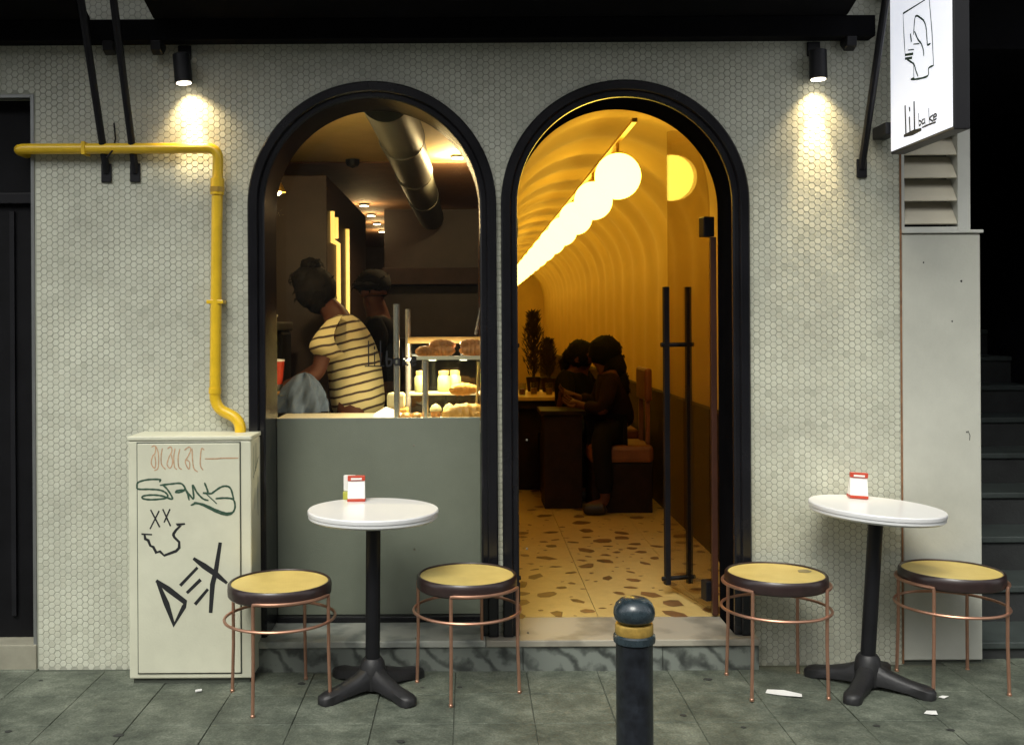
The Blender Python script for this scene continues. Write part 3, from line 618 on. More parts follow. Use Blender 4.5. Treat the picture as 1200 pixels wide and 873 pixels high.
# ------------------------------------------------------------------ hanging sign
sg = thing('hanging_sign', 'white lightbox bakery sign with line-drawn bear hanging out over the pillar', 'sign', (1.76, -.41, 2.45))
MB().box(1.737, 1.795, -.690, -.140, 2.136, 2.99).build('case', 'sign_case', sg, 0, bevel=.004)
fc = MB().box(1.733, 1.7365, -.681, -.152, 2.147, 2.98).build('face', 'sign_glow', sg, 0)
strokes(SIGN_LINES[:2], .008, 1.7327, 'x', -1, False).build('drawing_frame', 'ink_green', fc, 0)
strokes(SIGN_LINES[2:], .008, 1.7325, 'x', -1).build('bear_drawing', 'ink_green', fc, 0)
for ln in SIGN_THICK: strokes([ln], .016, 1.7322, 'x', -1).build('bear_mark', 'ink_green', fc, 0)
strokes(SIGN_BIG, .019, 1.7327, 'x', -1, False).build('large_letters', 'ink_black', fc, 0)
strokes(SIGN_SMALL, .0072, 1.7327, 'x', -1).build('small_letters', 'ink_black', fc, 0)
for z in (2.245, 2.85):
    MB().box(1.715, 1.775, -.139, -.004, z - .025, z + .025).build('wall_bracket', 'metal_black', sg, 0, bevel=.004)

# ------------------------------------------------------------------ tables
def table(base, lean, label, ba):
    x, y = base
    t = thing('bistro_table', label, 'table', (x, y, 0), 'round white cafe tables')
    for k in range(4):
        a = ba + k * pi / 2; d = Vector((cos(a), sin(a), 0)); n = Vector((-sin(a), cos(a), 0)); b = Vector((x, y, 0))
        vs = []; fs = []
        secs = [(.02, .036, .02, .105), (.08, .032, .018, .075), (.16, .029, .010, .052), (.215, .034, .0, .044), (.242, .028, .0, .036), (.252, .012, .004, .026)]
        for s_, wd, z0, z1 in secs:
            c = b + d * s_
            for p in ((-wd, z0), (-wd, z1 * .75), (-wd * .55, z1), (wd * .55, z1), (wd, z1 * .75), (wd, z0)): vs.append(c + n * p[0] + Vector((0, 0, p[1])))
        for i in range(len(secs) - 1):
            for j in range(6): fs.append((i * 6 + j, i * 6 + (j + 1) % 6, i * 6 + 6 + (j + 1) % 6, i * 6 + 6 + j))
        fs += [tuple(range(6)), tuple(range((len(secs) - 1) * 6, len(secs) * 6))]
        MB().add(vs, fs).build('foot', 'iron_black', t, 50)
    MB().lathe([(.001, .01), (.052, .012), (.056, .07), (.046, .115), (.036, .13), (.001, .131)], (x, y, 0), 24, False).build('hub', 'iron_black', t)
    po = MB().lathe([(.029, .12), (.029, .672)], (x, y, 0), 24).build('pole', 'metal_black', t)
    pp = MB().lathe([(.001, .668), (.10, .670), (.10, .6815), (.001, .682)], (x, y, 0), 24, False).build('top_plate', 'metal_black', t)
    tp = MB().lathe([(.001, .6822), (.246, .6822), (.256, .690), (.256, .6995), (.2535, .7005)], (x, y, 0), 72, False).build('top_underlay', 'table_edge', t)
    tt = MB().lathe([(.2525, .7006), (.258, .702), (.259, .706), (.259, .716), (.256, .720), (.001, .720)], (x, y, 0), 72, False).build('tabletop', 'table_white', t)
    if lean:
        m = Matrix.Translation((0, 0, .12)) @ Matrix.Rotation(lean, 4, 'Y') @ Matrix.Translation((0, 0, -.12))
        for o in (po, pp, tp, tt): o.matrix_local = m
    return t
t1 = table((-.392, -.28), R(.6), 'white round pedestal table in front of the grey lower window panel', R(42))
t2 = table((1.578, -.275), R(3.7), 'white round pedestal table leaning right, under the hanging sign', R(54))

def card(x, y, z, rz, tilt, label, yellow=False):
    t = thing('menu_card', label, 'menu card', (x, y, z), 'menu cards on the tables')
    w_, h_, d_ = .036, .100, .026
    MB().add([(x - w_, y - d_, z + .012), (x + w_, y - d_, z + .012), (x + w_ * .98, y - .004, z + h_ * .83), (x - w_ * .98, y - .004, z + h_ * .83),
              (x - w_, y + d_, z + .012), (x + w_, y + d_, z + .012), (x + w_ * .98, y + .004, z + h_ * .83), (x - w_ * .98, y + .004, z + h_ * .83)],
             [(0, 1, 2, 3), (5, 4, 7, 6), (1, 5, 6, 2), (4, 0, 3, 7), (3, 2, 6, 7), (4, 5, 1, 0)]).build('card_body', 'card_white', t, 0, bevel=.0015)
    MB().box(x - w_ * 1.03, x + w_ * 1.03, y - d_ * 1.1, y + d_ * 1.1, z + .0003, z + .0118).build('base', 'card_red', t, 0, bevel=.002)
    hd = MB().box(x - w_ * 1.0, x + w_ * 1.0, y - .009, y + .009, z + h_ * .835, z + h_ * 1.04).build('header', 'card_red', t, 0, bevel=.002)
    MB().box(x - w_ * .62, x + w_ * .62, y - .0105, y - .0092, z + h_ * .875, z + h_ * .955).build('header_strip', 'card_white', hd, 0)
    t.rotation_euler = (0, tilt, rz); return t
card(-.473, -.095, .7205, R(4), 0, 'white card with red header beside a yellow-based card on the left table')
k = thing('menu_card', 'white card with yellow foot partly hidden behind the red-topped card', 'menu card', (-.505, -.062, .7205), 'menu cards on the tables')
MB().box(-.53, -.48, -.068, -.056, .755, .822).build('card_body', 'card_white', k, 0, bevel=.003)
MB().box(-.532, -.478, -.08, -.045, .721, .7545).build('base', 'card_yellow', k, 0, bevel=.004)
card(1.606, -.10, .7215, R(-5), R(3.7), 'white card with red header standing alone on the leaning table')

# ------------------------------------------------------------------ stools
def make_stool(label):
    t = thing('cane_stool', label, 'stool', (0, 0, 0), 'cane stools around the tables')
    MB().lathe([(.186, .440), (.186, .452), (.189, .4555), (.194, .4555), (.199, .449), (.2005, .430), (.199, .409), (.194, .403), (.182, .403), (.178, .409), (.178, .438)], (0, 0, 0), 64, False).build('seat_rim', 'walnut', t)
    MB().lathe([(.001, .4475), (.08, .4482), (.15, .4490), (.188, .4495), (.188, .442), (.001, .440)], (0, 0, 0), 64, False).build('cane_seat', 'woven_cane', t)
    r = .2075; rod = .0068
    for a0 in (R(-90), R(90)):
        L0 = Vector((r * cos(a0), r * sin(a0), 0)); hz = .415; pts = [tuple(L0 * 1.03), (L0.x, L0.y, .2), (L0.x, L0.y, hz - .022)]
        A = [(r * cos(a0 + R(90) * q / 20), r * sin(a0 + R(90) * q / 20), hz) for q in range(21)]
        pts += [(L0.x, L0.y, hz - .009), tuple(Vector(A[0]) * .7 + Vector((L0.x, L0.y, hz)) * .3 - Vector((0, 0, .002)))] + A[1:-1]
        L1 = Vector((r * cos(a0 + R(90)), r * sin(a0 + R(90)), 0))
        pts += [(L1.x, L1.y, hz - .002), (L1.x, L1.y, hz - .009), (L1.x, L1.y, hz - .022), (L1.x, L1.y, .2), tuple(L1 * 1.03)]
        MB().tube(pts, rod, 10).build('bent_leg_rod', 'copper', t)
        for L in (L0, L1): MB().lathe([(.0085, .0), (.0085, .008), (.007, .01)], tuple(L * 1.03), 10).build('foot_cap', 'copper', t)
    q = .2125
    MB().tube([(q * cos(2 * pi * i / 64), q * sin(2 * pi * i / 64), .315) for i in range(64)], .006, 8, closed=True).build('foot_ring', 'copper', t)
    return t
SL = ['cane seat stool with copper legs in front of the graffiti cabinet', 'cane seat stool with copper legs between the left table and the door',
      'cane seat stool with a dark patch on its seat, right of the doorway', 'cane seat stool with copper legs before the dark stairs']
s0 = make_stool(SL[0])
for i, (x, y, rz, tx) in enumerate(((-.745, -.355, -18, 0), (-.016, -.26, -17, 0), (1.212, -.272, 49, R(1.0)), (1.925, -.24, 48, R(1.2)))):
    o = s0 if i == 0 else copy_tree(s0); o.location = (x, y, 0); o.rotation_euler = (0, tx, R(rz)); o['label'] = SL[i]
    if i == 2: s3 = o
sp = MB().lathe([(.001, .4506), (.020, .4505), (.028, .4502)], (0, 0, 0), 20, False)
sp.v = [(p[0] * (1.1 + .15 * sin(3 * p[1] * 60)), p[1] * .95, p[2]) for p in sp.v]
so_ = sp.build('seat_patch', 'patch', None, 0); so_.parent = s3  # thin patch of a darker tone laid on the cane
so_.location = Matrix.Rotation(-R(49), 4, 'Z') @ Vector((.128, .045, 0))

# ------------------------------------------------------------------ bollard, litter
bo = thing('bollard', 'black iron street bollard with a gold band near its domed cap', 'bollard', (.414, -1.75, 0))
MB().lathe([(.062, -.005), (.062, .02), (.052, .035), (.0475, .06), (.0465, .635), (.0475, .640)], (.414, -1.75, 0), 40).build('post', 'bollard_paint', bo)
MB().lathe([(.046, .6402), (.0525, .644), (.0535, .652), (.0525, .660), (.048, .664)], (.414, -1.75, 0), 40).build('collar', 'bollard_cap', bo)
MB().lathe([(.0475, .6642), (.0482, .667), (.0482, .686), (.0465, .690)], (.414, -1.75, 0), 40).build('band', 'gold_band', bo)
MB().lathe([(.030, .6902), (.042, .694), (.0495, .702), (.0525, .714), (.0515, .727), (.046, .740), (.035, .750), (.018, .7555), (.001, .757)], (.414, -1.75, 0), 40, False).build('cap', 'bollard_cap', bo)
def litter(pts, z, label, name='paper_scrap'):
    n = len(pts); cx = sum(p[0] for p in pts) / n; cy = sum(p[1] for p in pts) / n
    vs = [(x, y, z + .0015 + .006 * ((i * 37) % 5) / 5) for i, (x, y) in enumerate(pts)]; vs += [(x, y, zz + .0012) for x, y, zz in vs]
    return tag(MB().add(vs, [tuple(range(n))[::-1], tuple(range(n, 2 * n))] + [(i, (i + 1) % n, n + (i + 1) % n, n + i) for i in range(n)]).build(name, 'paper', None, 0), label, 'litter', 'paper litter on the pavement')
litter([(1.150, -.345), (1.165, -.315), (1.225, -.330), (1.285, -.365), (1.275, -.400), (1.20, -.370)], .001, 'long white paper strip on the paving by the right stool')
litter([(1.672, -.565), (1.690, -.545), (1.722, -.553), (1.716, -.580), (1.690, -.583)], .001, 'small white paper scrap on the paving before the leaning table')
litter([(1.80, -.40), (1.82, -.392), (1.838, -.405), (1.815, -.418)], .001, 'tiny yellowish scrap on the paving near the far right stool')
tag(MB().tube([(-1.092, -.297, .006), (-1.072, -.285, .006)], .005, 8).build('cigarette_end', 'paper', None), 'white cigarette end on the paving below the meter cabinet', 'litter')
# ================================================================== CORRIDOR CONTENTS
ORD = ['nearest', 'second', 'third', 'fourth', 'fifth', 'sixth', 'seventh', 'eighth', 'ninth', 'tenth', 'eleventh', 'twelfth', 'thirteenth']
GX, GZ, GR = .773, 2.21, .119
tr = tag(MB().box(GX - .012, GX + .012, .40, 14.9, 2.382, 2.402).build('ceiling_track', 'brass', None, 0, bevel=.002), 'thin brass rail carrying the row of glowing globe lamps', 'lamp rail')
def globe(y, label):
    t = thing('globe_lamp', label, 'globe lamp', (GX, y, GZ), 'globe lamps along the corridor')
    MB().sphere((GX, y, GZ), GR, 32, 18).build('globe', 'globe_glow', t, 180)
    MB().lathe([(.03, .112), (.03, .124), (.008, .128), (.008, .173)], (GX, y, GZ), 16).build('stem', 'brass', t)
    return t
g0 = globe(.95, 'nearest and largest glowing globe lamp in the corridor row')
for k in range(1, 14):
    g = copy_tree(g0); g.location.y = .95 + 1.05 * k
    if k < 5: g['label'] = ORD[k] + ' glowing globe lamp from the door in the corridor row'
    else: g['label'] = 'far glowing globe lamp merging into the bright row at the corridor end'

# ---- bodies: one skinned surface grown from a joint chain
DG = bpy.context.evaluated_depsgraph_get
def skin(name, joints, edges, mat, parent, sub=2, noise=0.):
    off = ROOT[parent.name]; me = bpy.data.meshes.new(name)
    me.from_pydata([tuple(Vector(p) - off) for p, r in joints], edges, []); o = bpy.data.objects.new(name, me); C.objects.link(o)
    o.modifiers.new('s', 'SKIN').use_smooth_shade = True
    for i, (p, r) in enumerate(joints):
        d = me.skin_vertices[0].data[i]; d.radius = (r, r); d.use_root = (i == 0)
    m = o.modifiers.new('u', 'SUBSURF'); m.levels = sub; m.render_levels = sub
    nm = bpy.data.meshes.new_from_object(o.evaluated_get(DG())); bpy.data.objects.remove(o); bpy.data.meshes.remove(me)
    nm.name = name; nm.materials.clear(); nm.materials.append(MATS[mat]); nm.polygons.foreach_set('use_smooth', [True] * len(nm.polygons))
    if noise:
        rr = random.Random(4)
        for v in nm.vertices: v.co += Vector((rr.uniform(-1, 1), rr.uniform(-1, 1), rr.uniform(-1, 1))) * noise
    o = bpy.data.objects.new(name, nm); C.objects.link(o); o.parent = parent; ROOT[o.name] = off
    return o
def chain(*idx): return [(a, b) for a, b in zip(idx, idx[1:])]
def body(parent, J, mat='skin', face=(1, 0, 0)):
    """J: dict of joints (world). Returns the continuous body with head, nose, ears, arms, five-fingered hands, legs and feet."""
    F = Vector(face).normalized(); js = []; ed = []; ix = {}
    def add(n, p, r, par=None):
        ix[n] = len(js); js.append((Vector(p), r))
        if par is not None: ed.append((ix[par], ix[n]))
    V = {k: Vector(v) for k, v in J.items()}; up = (V['head'] - V['neck']).normalized()
    add('pelvis', V['pelvis'], .125); add('waist', V['pelvis'].lerp(V['chest'], .5), .112, 'pelvis'); add('chest', V['chest'], .122, 'waist')
    add('nb', V['neck'], .062, 'chest'); add('jaw', V['neck'].lerp(V['head'], .55) + F * .015, .058, 'nb')
    add('skull', V['head'], .092, 'jaw'); add('crown', V['head'] + up * .07 - F * .012, .062, 'skull')
    add('brow', V['head'] + F * .062 + up * .012, .046, 'skull'); add('nose', V['head'] + F * .112 - up * .022, .011, 'brow')
    add('chin', V['head'] + F * .068 - up * .085, .026, 'jaw')
    sd = F.cross(up).normalized()
    for s in (1, -1): add('ear%d' % s, V['head'] + sd * s * .096 - up * .012, .013, 'skull')
    for s in 'LR':
        add('sh' + s, V['sh' + s], .058, 'chest'); add('el' + s, V['el' + s], .042, 'sh' + s); add('wr' + s, V['wr' + s], .027, 'el' + s)
        d = (V['wr' + s] - V['el' + s]).normalized(); n = d.orthogonal().normalized(); c = d.cross(n)
        add('pa' + s, V['wr' + s] + d * .055, .030, 'wr' + s)
        for q in range(4):
            b = V['wr' + s] + d * .085 + n * (.021 * (q - 1.5)); ln = (.062, .074, .070, .052)[q]
            add('k%s%d' % (s, q), b, .0095, 'pa' + s); add('m%s%d' % (s, q), b + d * ln * .55 + c * .012, .0085, 'k%s%d' % (s, q)); add('t%s%d' % (s, q), b + d * ln * .85 + c * .036, .0075, 'm%s%d' % (s, q))
        b = V['wr' + s] + d * .03 + n * .034; add('th' + s, b, .011, 'pa' + s); add('tt' + s, b + d * .045 + n * .02 + c * .012, .009, 'th' + s)
        add('hi' + s, V['hi' + s], .088, 'pelvis'); add('kn' + s, V['kn' + s], .058, 'hi' + s); add('an' + s, V['an' + s], .038, 'kn' + s)
        fd = Vector((F.x, F.y, 0)).normalized(); add('to' + s, V['an' + s] + fd * .15 + Vector((0, 0, -.045)), .034, 'an' + s)
    return skin('body', js, ed, mat, parent)
def garment(name, pts, edges, mat, parent): return skin(name, [(Vector(p), r) for p, r in pts], edges, mat, parent)
def hair(name, blobs, parent, seed=1, mat='hair'):
    mb = MB(); rr = random.Random(seed)
    for c, r, sc_ in blobs: mb.sphere(c, r, 18, 12, sc_)
    mb.v = [tuple(Vector(p) + Vector((rr.uniform(-1, 1), rr.uniform(-1, 1), rr.uniform(-1, 1))) * .006) for p in mb.v]
    # loose strands
    for c, r, sc_ in blobs:
        for _ in range(26):
            a, b = rr.uniform(0, 2 * pi), rr.uniform(-.6, 1.4)
            n = Vector((cos(a) * cos(b) * sc_[0], sin(a) * cos(b) * sc_[1], sin(b) * sc_[2])); p = Vector(c) + n * r * .97; t = n.cross(Vector((0, 0, 1)))
            mb.tube([p, p + n * .012 + t * .02, p + n * .010 + t * .045 - Vector((0, 0, .02))], [.004, .003, .0008], 4)
    return mb.build(name, mat, parent, 60)

# man in striped shirt at the counter, bent towards the left
pm = thing('person', 'person in yellow and black striped shirt bending over the bakery counter', 'person', (-.66, 1.40, .13))
JM = dict(pelvis=(-.645, 1.40, .98), chest=(-.685, 1.40, 1.37), neck=(-.765, 1.39, 1.535), head=(-.862, 1.37, 1.64),
          shL=(-.765, 1.235, 1.43), elL=(-.815, 1.16, 1.19), wrL=(-.955, 1.08, 1.10), shR=(-.77, 1.555, 1.44), elR=(-.86, 1.62, 1.21), wrR=(-1.02, 1.50, 1.12),
          hiL=(-.645, 1.31, .92), knL=(-.67, 1.30, .56), anL=(-.62, 1.30, .215), hiR=(-.645, 1.49, .92), knR=(-.69, 1.50, .56), anR=(-.66, 1.50, .215))
body(pm, JM, 'skin', (-1, .15, -.25))
garment('striped_shirt', [((-.615, 1.40, .90), .172), ((-.635, 1.40, 1.08), .168), ((-.648, 1.40, 1.26), .165), ((-.672, 1.40, 1.39), .158), ((-.735, 1.39, 1.495), .105),
                          ((-.745, 1.245, 1.425), .094), ((-.785, 1.185, 1.335), .088), ((-.80, 1.165, 1.275), .086), ((-.765, 1.55, 1.43), .085), ((-.81, 1.60, 1.33), .080), ((-.835, 1.61, 1.275), .078)],
        chain(0, 1, 2, 3, 4) + chain(3, 5, 6, 7) + chain(3, 8, 9, 10), 'striped_jersey', pm)
garment('trousers', [((-.64, 1.40, .96), .145), ((-.65, 1.31, .88), .10), ((-.67, 1.30, .56), .075), ((-.62, 1.30, .25), .062), ((-.65, 1.49, .88), .10), ((-.69, 1.50, .56), .075), ((-.66, 1.50, .25), .062)],
        chain(0, 1, 2, 3) + chain(0, 4, 5, 6), 'cloth_black', pm)
hair('dark_hair', [((-.862, 1.375, 1.655), .118, (1, .98, 1)), ((-.90, 1.37, 1.70), .085, (1.1, 1, .9)), ((-.845, 1.38, 1.60), .085, (.9, 1, 1)), ((-.885, 1.38, 1.785), .050, (1.1, 1, .8))], pm, 2)
# second worker behind
pw = thing('person', 'person in black with a dark cap standing behind the display case', 'person', (-.60, 2.35, .13))
JW = dict(pelvis=(-.56, 2.35, 1.0), chest=(-.58, 2.35, 1.36), neck=(-.60, 2.34, 1.52), head=(-.625, 2.32, 1.665),
          shL=(-.58, 2.19, 1.45), elL=(-.60, 2.12, 1.19), wrL=(-.66, 1.95, 1.08), shR=(-.58, 2.52, 1.45), elR=(-.60, 2.60, 1.19), wrR=(-.68, 2.45, 1.06),
          hiL=(-.56, 2.26, .94), knL=(-.57, 2.26, .56), anL=(-.55, 2.26, .215), hiR=(-.56, 2.44, .94), knR=(-.57, 2.44, .56), anR=(-.55, 2.44, .215))
body(pw, JW, 'skin', (-.6, -.8, -.1))
garment('black_shirt', [((-.56, 2.35, .98), .160), ((-.57, 2.35, 1.2), .165), ((-.58, 2.35, 1.38), .160), ((-.60, 2.34, 1.50), .080), ((-.58, 2.18, 1.44), .082), ((-.595, 2.13, 1.26), .070), ((-.58, 2.52, 1.44), .082), ((-.595, 2.58, 1.26), .070)],
        chain(0, 1, 2, 3) + chain(2, 4, 5) + chain(2, 6, 7), 'cloth_black', pw)
garment('trousers', [((-.56, 2.35, .96), .145), ((-.56, 2.26, .88), .10), ((-.57, 2.26, .25), .065), ((-.56, 2.44, .88), .10), ((-.57, 2.44, .25), .065)], chain(0, 1, 2) + chain(0, 3, 4), 'cloth_black', pw)
hair('cap', [((-.622, 2.33, 1.715), .117, (1, 1, .85)), ((-.66, 2.27, 1.70), .09, (1, 1, .35))], pw, 3, 'cloth_black')
# blue grey cloth hung over the man's forearm
cl = MB(); nu, nv = 64, 22; rr = random.Random(8)
for j in range(nv):
    t = j / (nv - 1)
    for i in range(nu):
        a = 2 * pi * i / nu; f_ = 1 + (.16 * sin(7 * a + 3.5 * t) + .09 * sin(13 * a - 6 * t) + .05 * sin(23 * a + 9 * t)) * (1 - .6 * t)
        r_ = (.135 - .02 * t) * math.sqrt(max(0, 1 - t ** 2.4)) * f_
        cl.v.append((-.905 + r_ * cos(a) + .035 * t, 1.04 + r_ * .75 * sin(a), .996 + .195 * t + .012 * sin(5 * a) * t))
for j in range(nv - 1):
    for i in range(nu): cl.f.append((j * nu + i, j * nu + (i + 1) % nu, (j + 1) * nu + (i + 1) % nu, (j + 1) * nu + i))
co = cl.build('folded_cloth', 'cloth_blue', None, 180)
tag(co, 'blue grey cloth heaped on the counter in front of the striped shirt', 'cloth')

# seated couple
ch = thing('box_seat', 'dark box seat with a tan cushion and low backrest under the long-haired person', 'seat', (1.05, 2.98, .13))
MB().box(.85, 1.27, 2.78, 3.20, .13, .475).build('base', 'wood_panel', ch, 0, bevel=.006)
MB().box(.835, 1.28, 2.765, 3.22, .476, .600).build('cushion', 'leather_tan', ch, 0, bevel=.03)
MB().box(1.225, 1.275, 2.80, 3.20, .90, 1.135).build('backrest', 'leather_red', ch, 0, bevel=.02)
for y in (2.86, 3.14): MB().box(1.235, 1.265, y - .02, y + .02, .601, .899).build('back_post', 'leather_tan', ch, 0, bevel=.004)
dt = thing('dark_table', 'small dark boxy table in front of the seated couple', 'table', (.66, 3.12, .13))
MB().box(.50, .825, 2.93, 3.32, .80, .83).build('tabletop', 'wood_panel', dt, 0, bevel=.004); MB().box(.53, .80, 2.96, 3.30, .13, .799).build('base', 'wood_panel', dt, 0, bevel=.004)
pa = thing('person', 'person with long dark hair seated on the tan cushion, leaning left to the other', 'person', (1.0, 2.98, .60))
JA = dict(pelvis=(1.04, 2.98, .71), chest=(1.02, 2.98, 1.0), neck=(.985, 2.98, 1.11), head=(.955, 2.99, 1.225),
          shL=(1.00, 2.83, 1.06), elL=(.93, 2.76, .84), wrL=(.78, 2.90, .875), shR=(1.00, 3.13, 1.06), elR=(.92, 3.18, .86), wrR=(.76, 3.12, .92),
          hiL=(1.03, 2.90, .68), knL=(.90, 2.72, .66), anL=(.93, 2.70, .22), hiR=(1.02, 3.08, .68), knR=(.90, 3.24, .66), anR=(.93, 3.26, .22))
body(pa, JA, 'skin', (-1, .1, -.1))
garment('plum_top', [((1.04, 2.98, .68), .165), ((1.04, 2.98, .85), .150), ((1.02, 2.98, 1.0), .150), ((.99, 2.98, 1.08), .075), ((1.00, 2.83, 1.05), .075), ((.93, 2.765, .85), .058), ((.81, 2.88, .87), .045), ((1.00, 3.13, 1.05), .075), ((.92, 3.175, .87), .058), ((.80, 3.13, .91), .045)],
        chain(0, 1, 2, 3) + chain(2, 4, 5, 6) + chain(2, 7, 8, 9), 'cloth_plum', pa)
garment('trousers', [((1.03, 2.98, .68), .15), ((.98, 2.88, .67), .105), ((.90, 2.72, .66), .078), ((.93, 2.70, .26), .062), ((.98, 3.08, .67), .105), ((.90, 3.24, .66), .078), ((.93, 3.26, .26), .062)], chain(0, 1, 2, 3) + chain(0, 4, 5, 6), 'cloth_black', pa)
hair('long_hair', [((.972, 2.99, 1.245), .120, (1, 1, 1)), ((1.03, 2.97, 1.13), .10, (.9, 1.1, 1.3)), ((1.07, 2.96, 1.0), .085, (.8, 1.2, 1.5))], pa, 5)
pb = thing('person', 'person with tied dark hair facing right, head close to the long-haired one', 'person', (.80, 3.55, .60))
JB = dict(pelvis=(.80, 3.60, .71), chest=(.815, 3.57, 1.0), neck=(.83, 3.53, 1.10), head=(.862, 3.49, 1.195),
          shL=(.90, 3.66, 1.05), elL=(1.02, 3.6, .86), wrL=(1.02, 3.38, .88), shR=(.74, 3.46, 1.05), elR=(.74, 3.36, .84), wrR=(.90, 3.24, .88),
          hiL=(.86, 3.66, .68), knL=(1.08, 3.5, .66), anL=(1.08, 3.5, .22), hiR=(.74, 3.54, .68), knR=(.88, 3.40, .66), anR=(.90, 3.42, .22))
body(pb, JB, 'skin', (.8, -.5, -.15))
garment('dark_top', [((.80, 3.60, .68), .165), ((.805, 3.59, .85), .150), ((.815, 3.57, 1.0), .145), ((.83, 3.54, 1.07), .072), ((.90, 3.66, 1.04), .072), ((1.01, 3.6, .87), .056), ((1.02, 3.44, .88), .045), ((.74, 3.46, 1.04), .072), ((.74, 3.36, .85), .056), ((.86, 3.27, .88), .045)],
        chain(0, 1, 2, 3) + chain(2, 4, 5, 6) + chain(2, 7, 8, 9), 'cloth_black', pb)
garment('jeans', [((.80, 3.60, .68), .15), ((.86, 3.64, .67), .10), ((1.06, 3.5, .66), .076), ((1.08, 3.5, .26), .06), ((.75, 3.52, .67), .10), ((.88, 3.40, .66), .076), ((.90, 3.42, .26), .06)], chain(0, 1, 2, 3) + chain(0, 4, 5, 6), 'jeans', pb)
hair('tied_hair', [((.850, 3.51, 1.215), .112, (1, 1, 1)), ((.775, 3.55, 1.20), .062, (1, 1, .9)), ((.735, 3.57, 1.135), .048, (.8, .9, 1.4))], pb, 6)

def shoes(parent, J, face):
    fd = Vector((face[0], face[1], 0)).normalized()
    for s in 'LR':
        a = Vector(J['an' + s]); garment('shoe', [(a + Vector((0, 0, -.02)), .056), (a + fd * .03 + Vector((0, 0, -.042)), .052), (a + fd * .16 + Vector((0, 0, -.048)), .044)], chain(0, 1, 2), 'shoe', parent)
for p_, j_, f_ in ((pm, JM, (-1, .15)), (pw, JW, (-.6, -.8)), (pa, JA, (-1, .1)), (pb, JB, (.8, -.5))): shoes(p_, j_, f_)
sb = thing('seat_block', 'dark wooden seat under the person with tied hair', 'bench', (.80, 3.7, .13))
MB().box(.55, 1.05, 3.42, 3.95, .13, .53).build('base', 'wood_panel', sb, 0, bevel=.006); MB().box(.54, 1.06, 3.41, 3.96, .531, .595).build('seat', 'wood_panel', sb, 0, bevel=.02)

tb = thing('corridor_table', 'wooden table with drinks along the left of the corridor', 'table', (.55, 4.1, .13))
MB().box(.17, .80, 3.70, 4.55, .845, .875).build('tabletop', 'wood_light', tb, 0, bevel=.004)
MB().box(.22, .74, 3.80, 4.45, .13, .844).build('base', 'wood_panel', tb, 0, bevel=.004)
MB().box(.19, .78, 3.74, 4.52, .78, .8445).build('apron', 'wood_panel', tb, 0, bevel=.002)
GL = ['small drinking glass nearest the door frame on the corridor table', 'small drinking glass in the middle of the corridor table', 'small drinking glass right on the corridor table']
gl0 = None
for i, (x, y) in enumerate(((.42, 3.85), (.52, 3.95), (.64, 3.9))):
    if gl0 is None:
        gl0 = thing('drinking_glass', GL[0], 'glass', (x, y, .876), 'glasses on the corridor table')
        MB().lathe([(.026, 0), (.032, .10), (.029, .10), (.024, .006), (.001, .006)], (x, y, .876), 16, False).build('tumbler', 'case_glass', gl0)
        MB().lathe([(.001, .0065), (.0235, .0065), (.0265, .055), (.001, .055)], (x, y, .876), 16, False).build('drink', 'leather_tan', gl0)
    else:
        o = copy_tree(gl0); o.location = (x, y, .876); o['label'] = GL[i]
def standin(x, y, z0, h, wd, label, seed, n=220):  # leafy stand-ins for dark shapes of unknown kind
    t = thing('bushy_standin', label, 'standin', (x, y, z0)); rr = random.Random(seed)
    MB().lathe([(.05, 0), (.065, .12), (.058, .12), (.05, .10), (.001, .10)], (x, y, z0), 18, False).build('pot', 'wood_panel', t)
    MB().tube([(x, y, z0 + .1), (x + .01, y, z0 + h * .5), (x - .01, y, z0 + h * .85)], [.014, .010, .005], 8).build('stem', 'leaf_dark', t)
    mb = MB()
    for _ in range(n):
        a = rr.uniform(0, 2 * pi); u_ = rr.random() ** .7; zz = z0 + .12 + (h - .16) * u_; r_ = wd * (.55 + .45 * sin(pi * min(1, u_ * 1.1))) * rr.uniform(.1, 1)
        p = Vector((x + r_ * cos(a), y + r_ * sin(a), zz)); d = Vector((cos(a) * .6, sin(a) * .6, rr.uniform(.5, 1.3))).normalized() * rr.uniform(.03, .06); s_ = d.cross(Vector((0, 0, 1))).normalized() * .008
        m_ = p + d * .5 + Vector((0, 0, .006)); mb.add([p, m_ + s_, p + d, m_ - s_], [(0, 1, 2, 3)])
    mb.build('leaf', 'leaf_dark', t, 0, kind='stuff')
standin(.545, 4.38, .876, .70, .085, 'taller dark bushy stand-in shape on the corridor table', 1, 1100)
standin(.665, 4.30, .876, .46, .065, 'shorter dark bushy stand-in shape on the corridor table', 2, 800)
bn = thing('wall_bench', 'dark banquette along the right corridor wall', 'bench', (1.2, 5.5, .13))
MB().box(.98, 1.37, 3.97, 9, .13, .50).build('base', 'wood_panel', bn, 0, bevel=.004); MB().box(.96, 1.37, 3.965, 9.01, .501, .59).build('cushion', 'leather_red', bn, 0, bevel=.02)

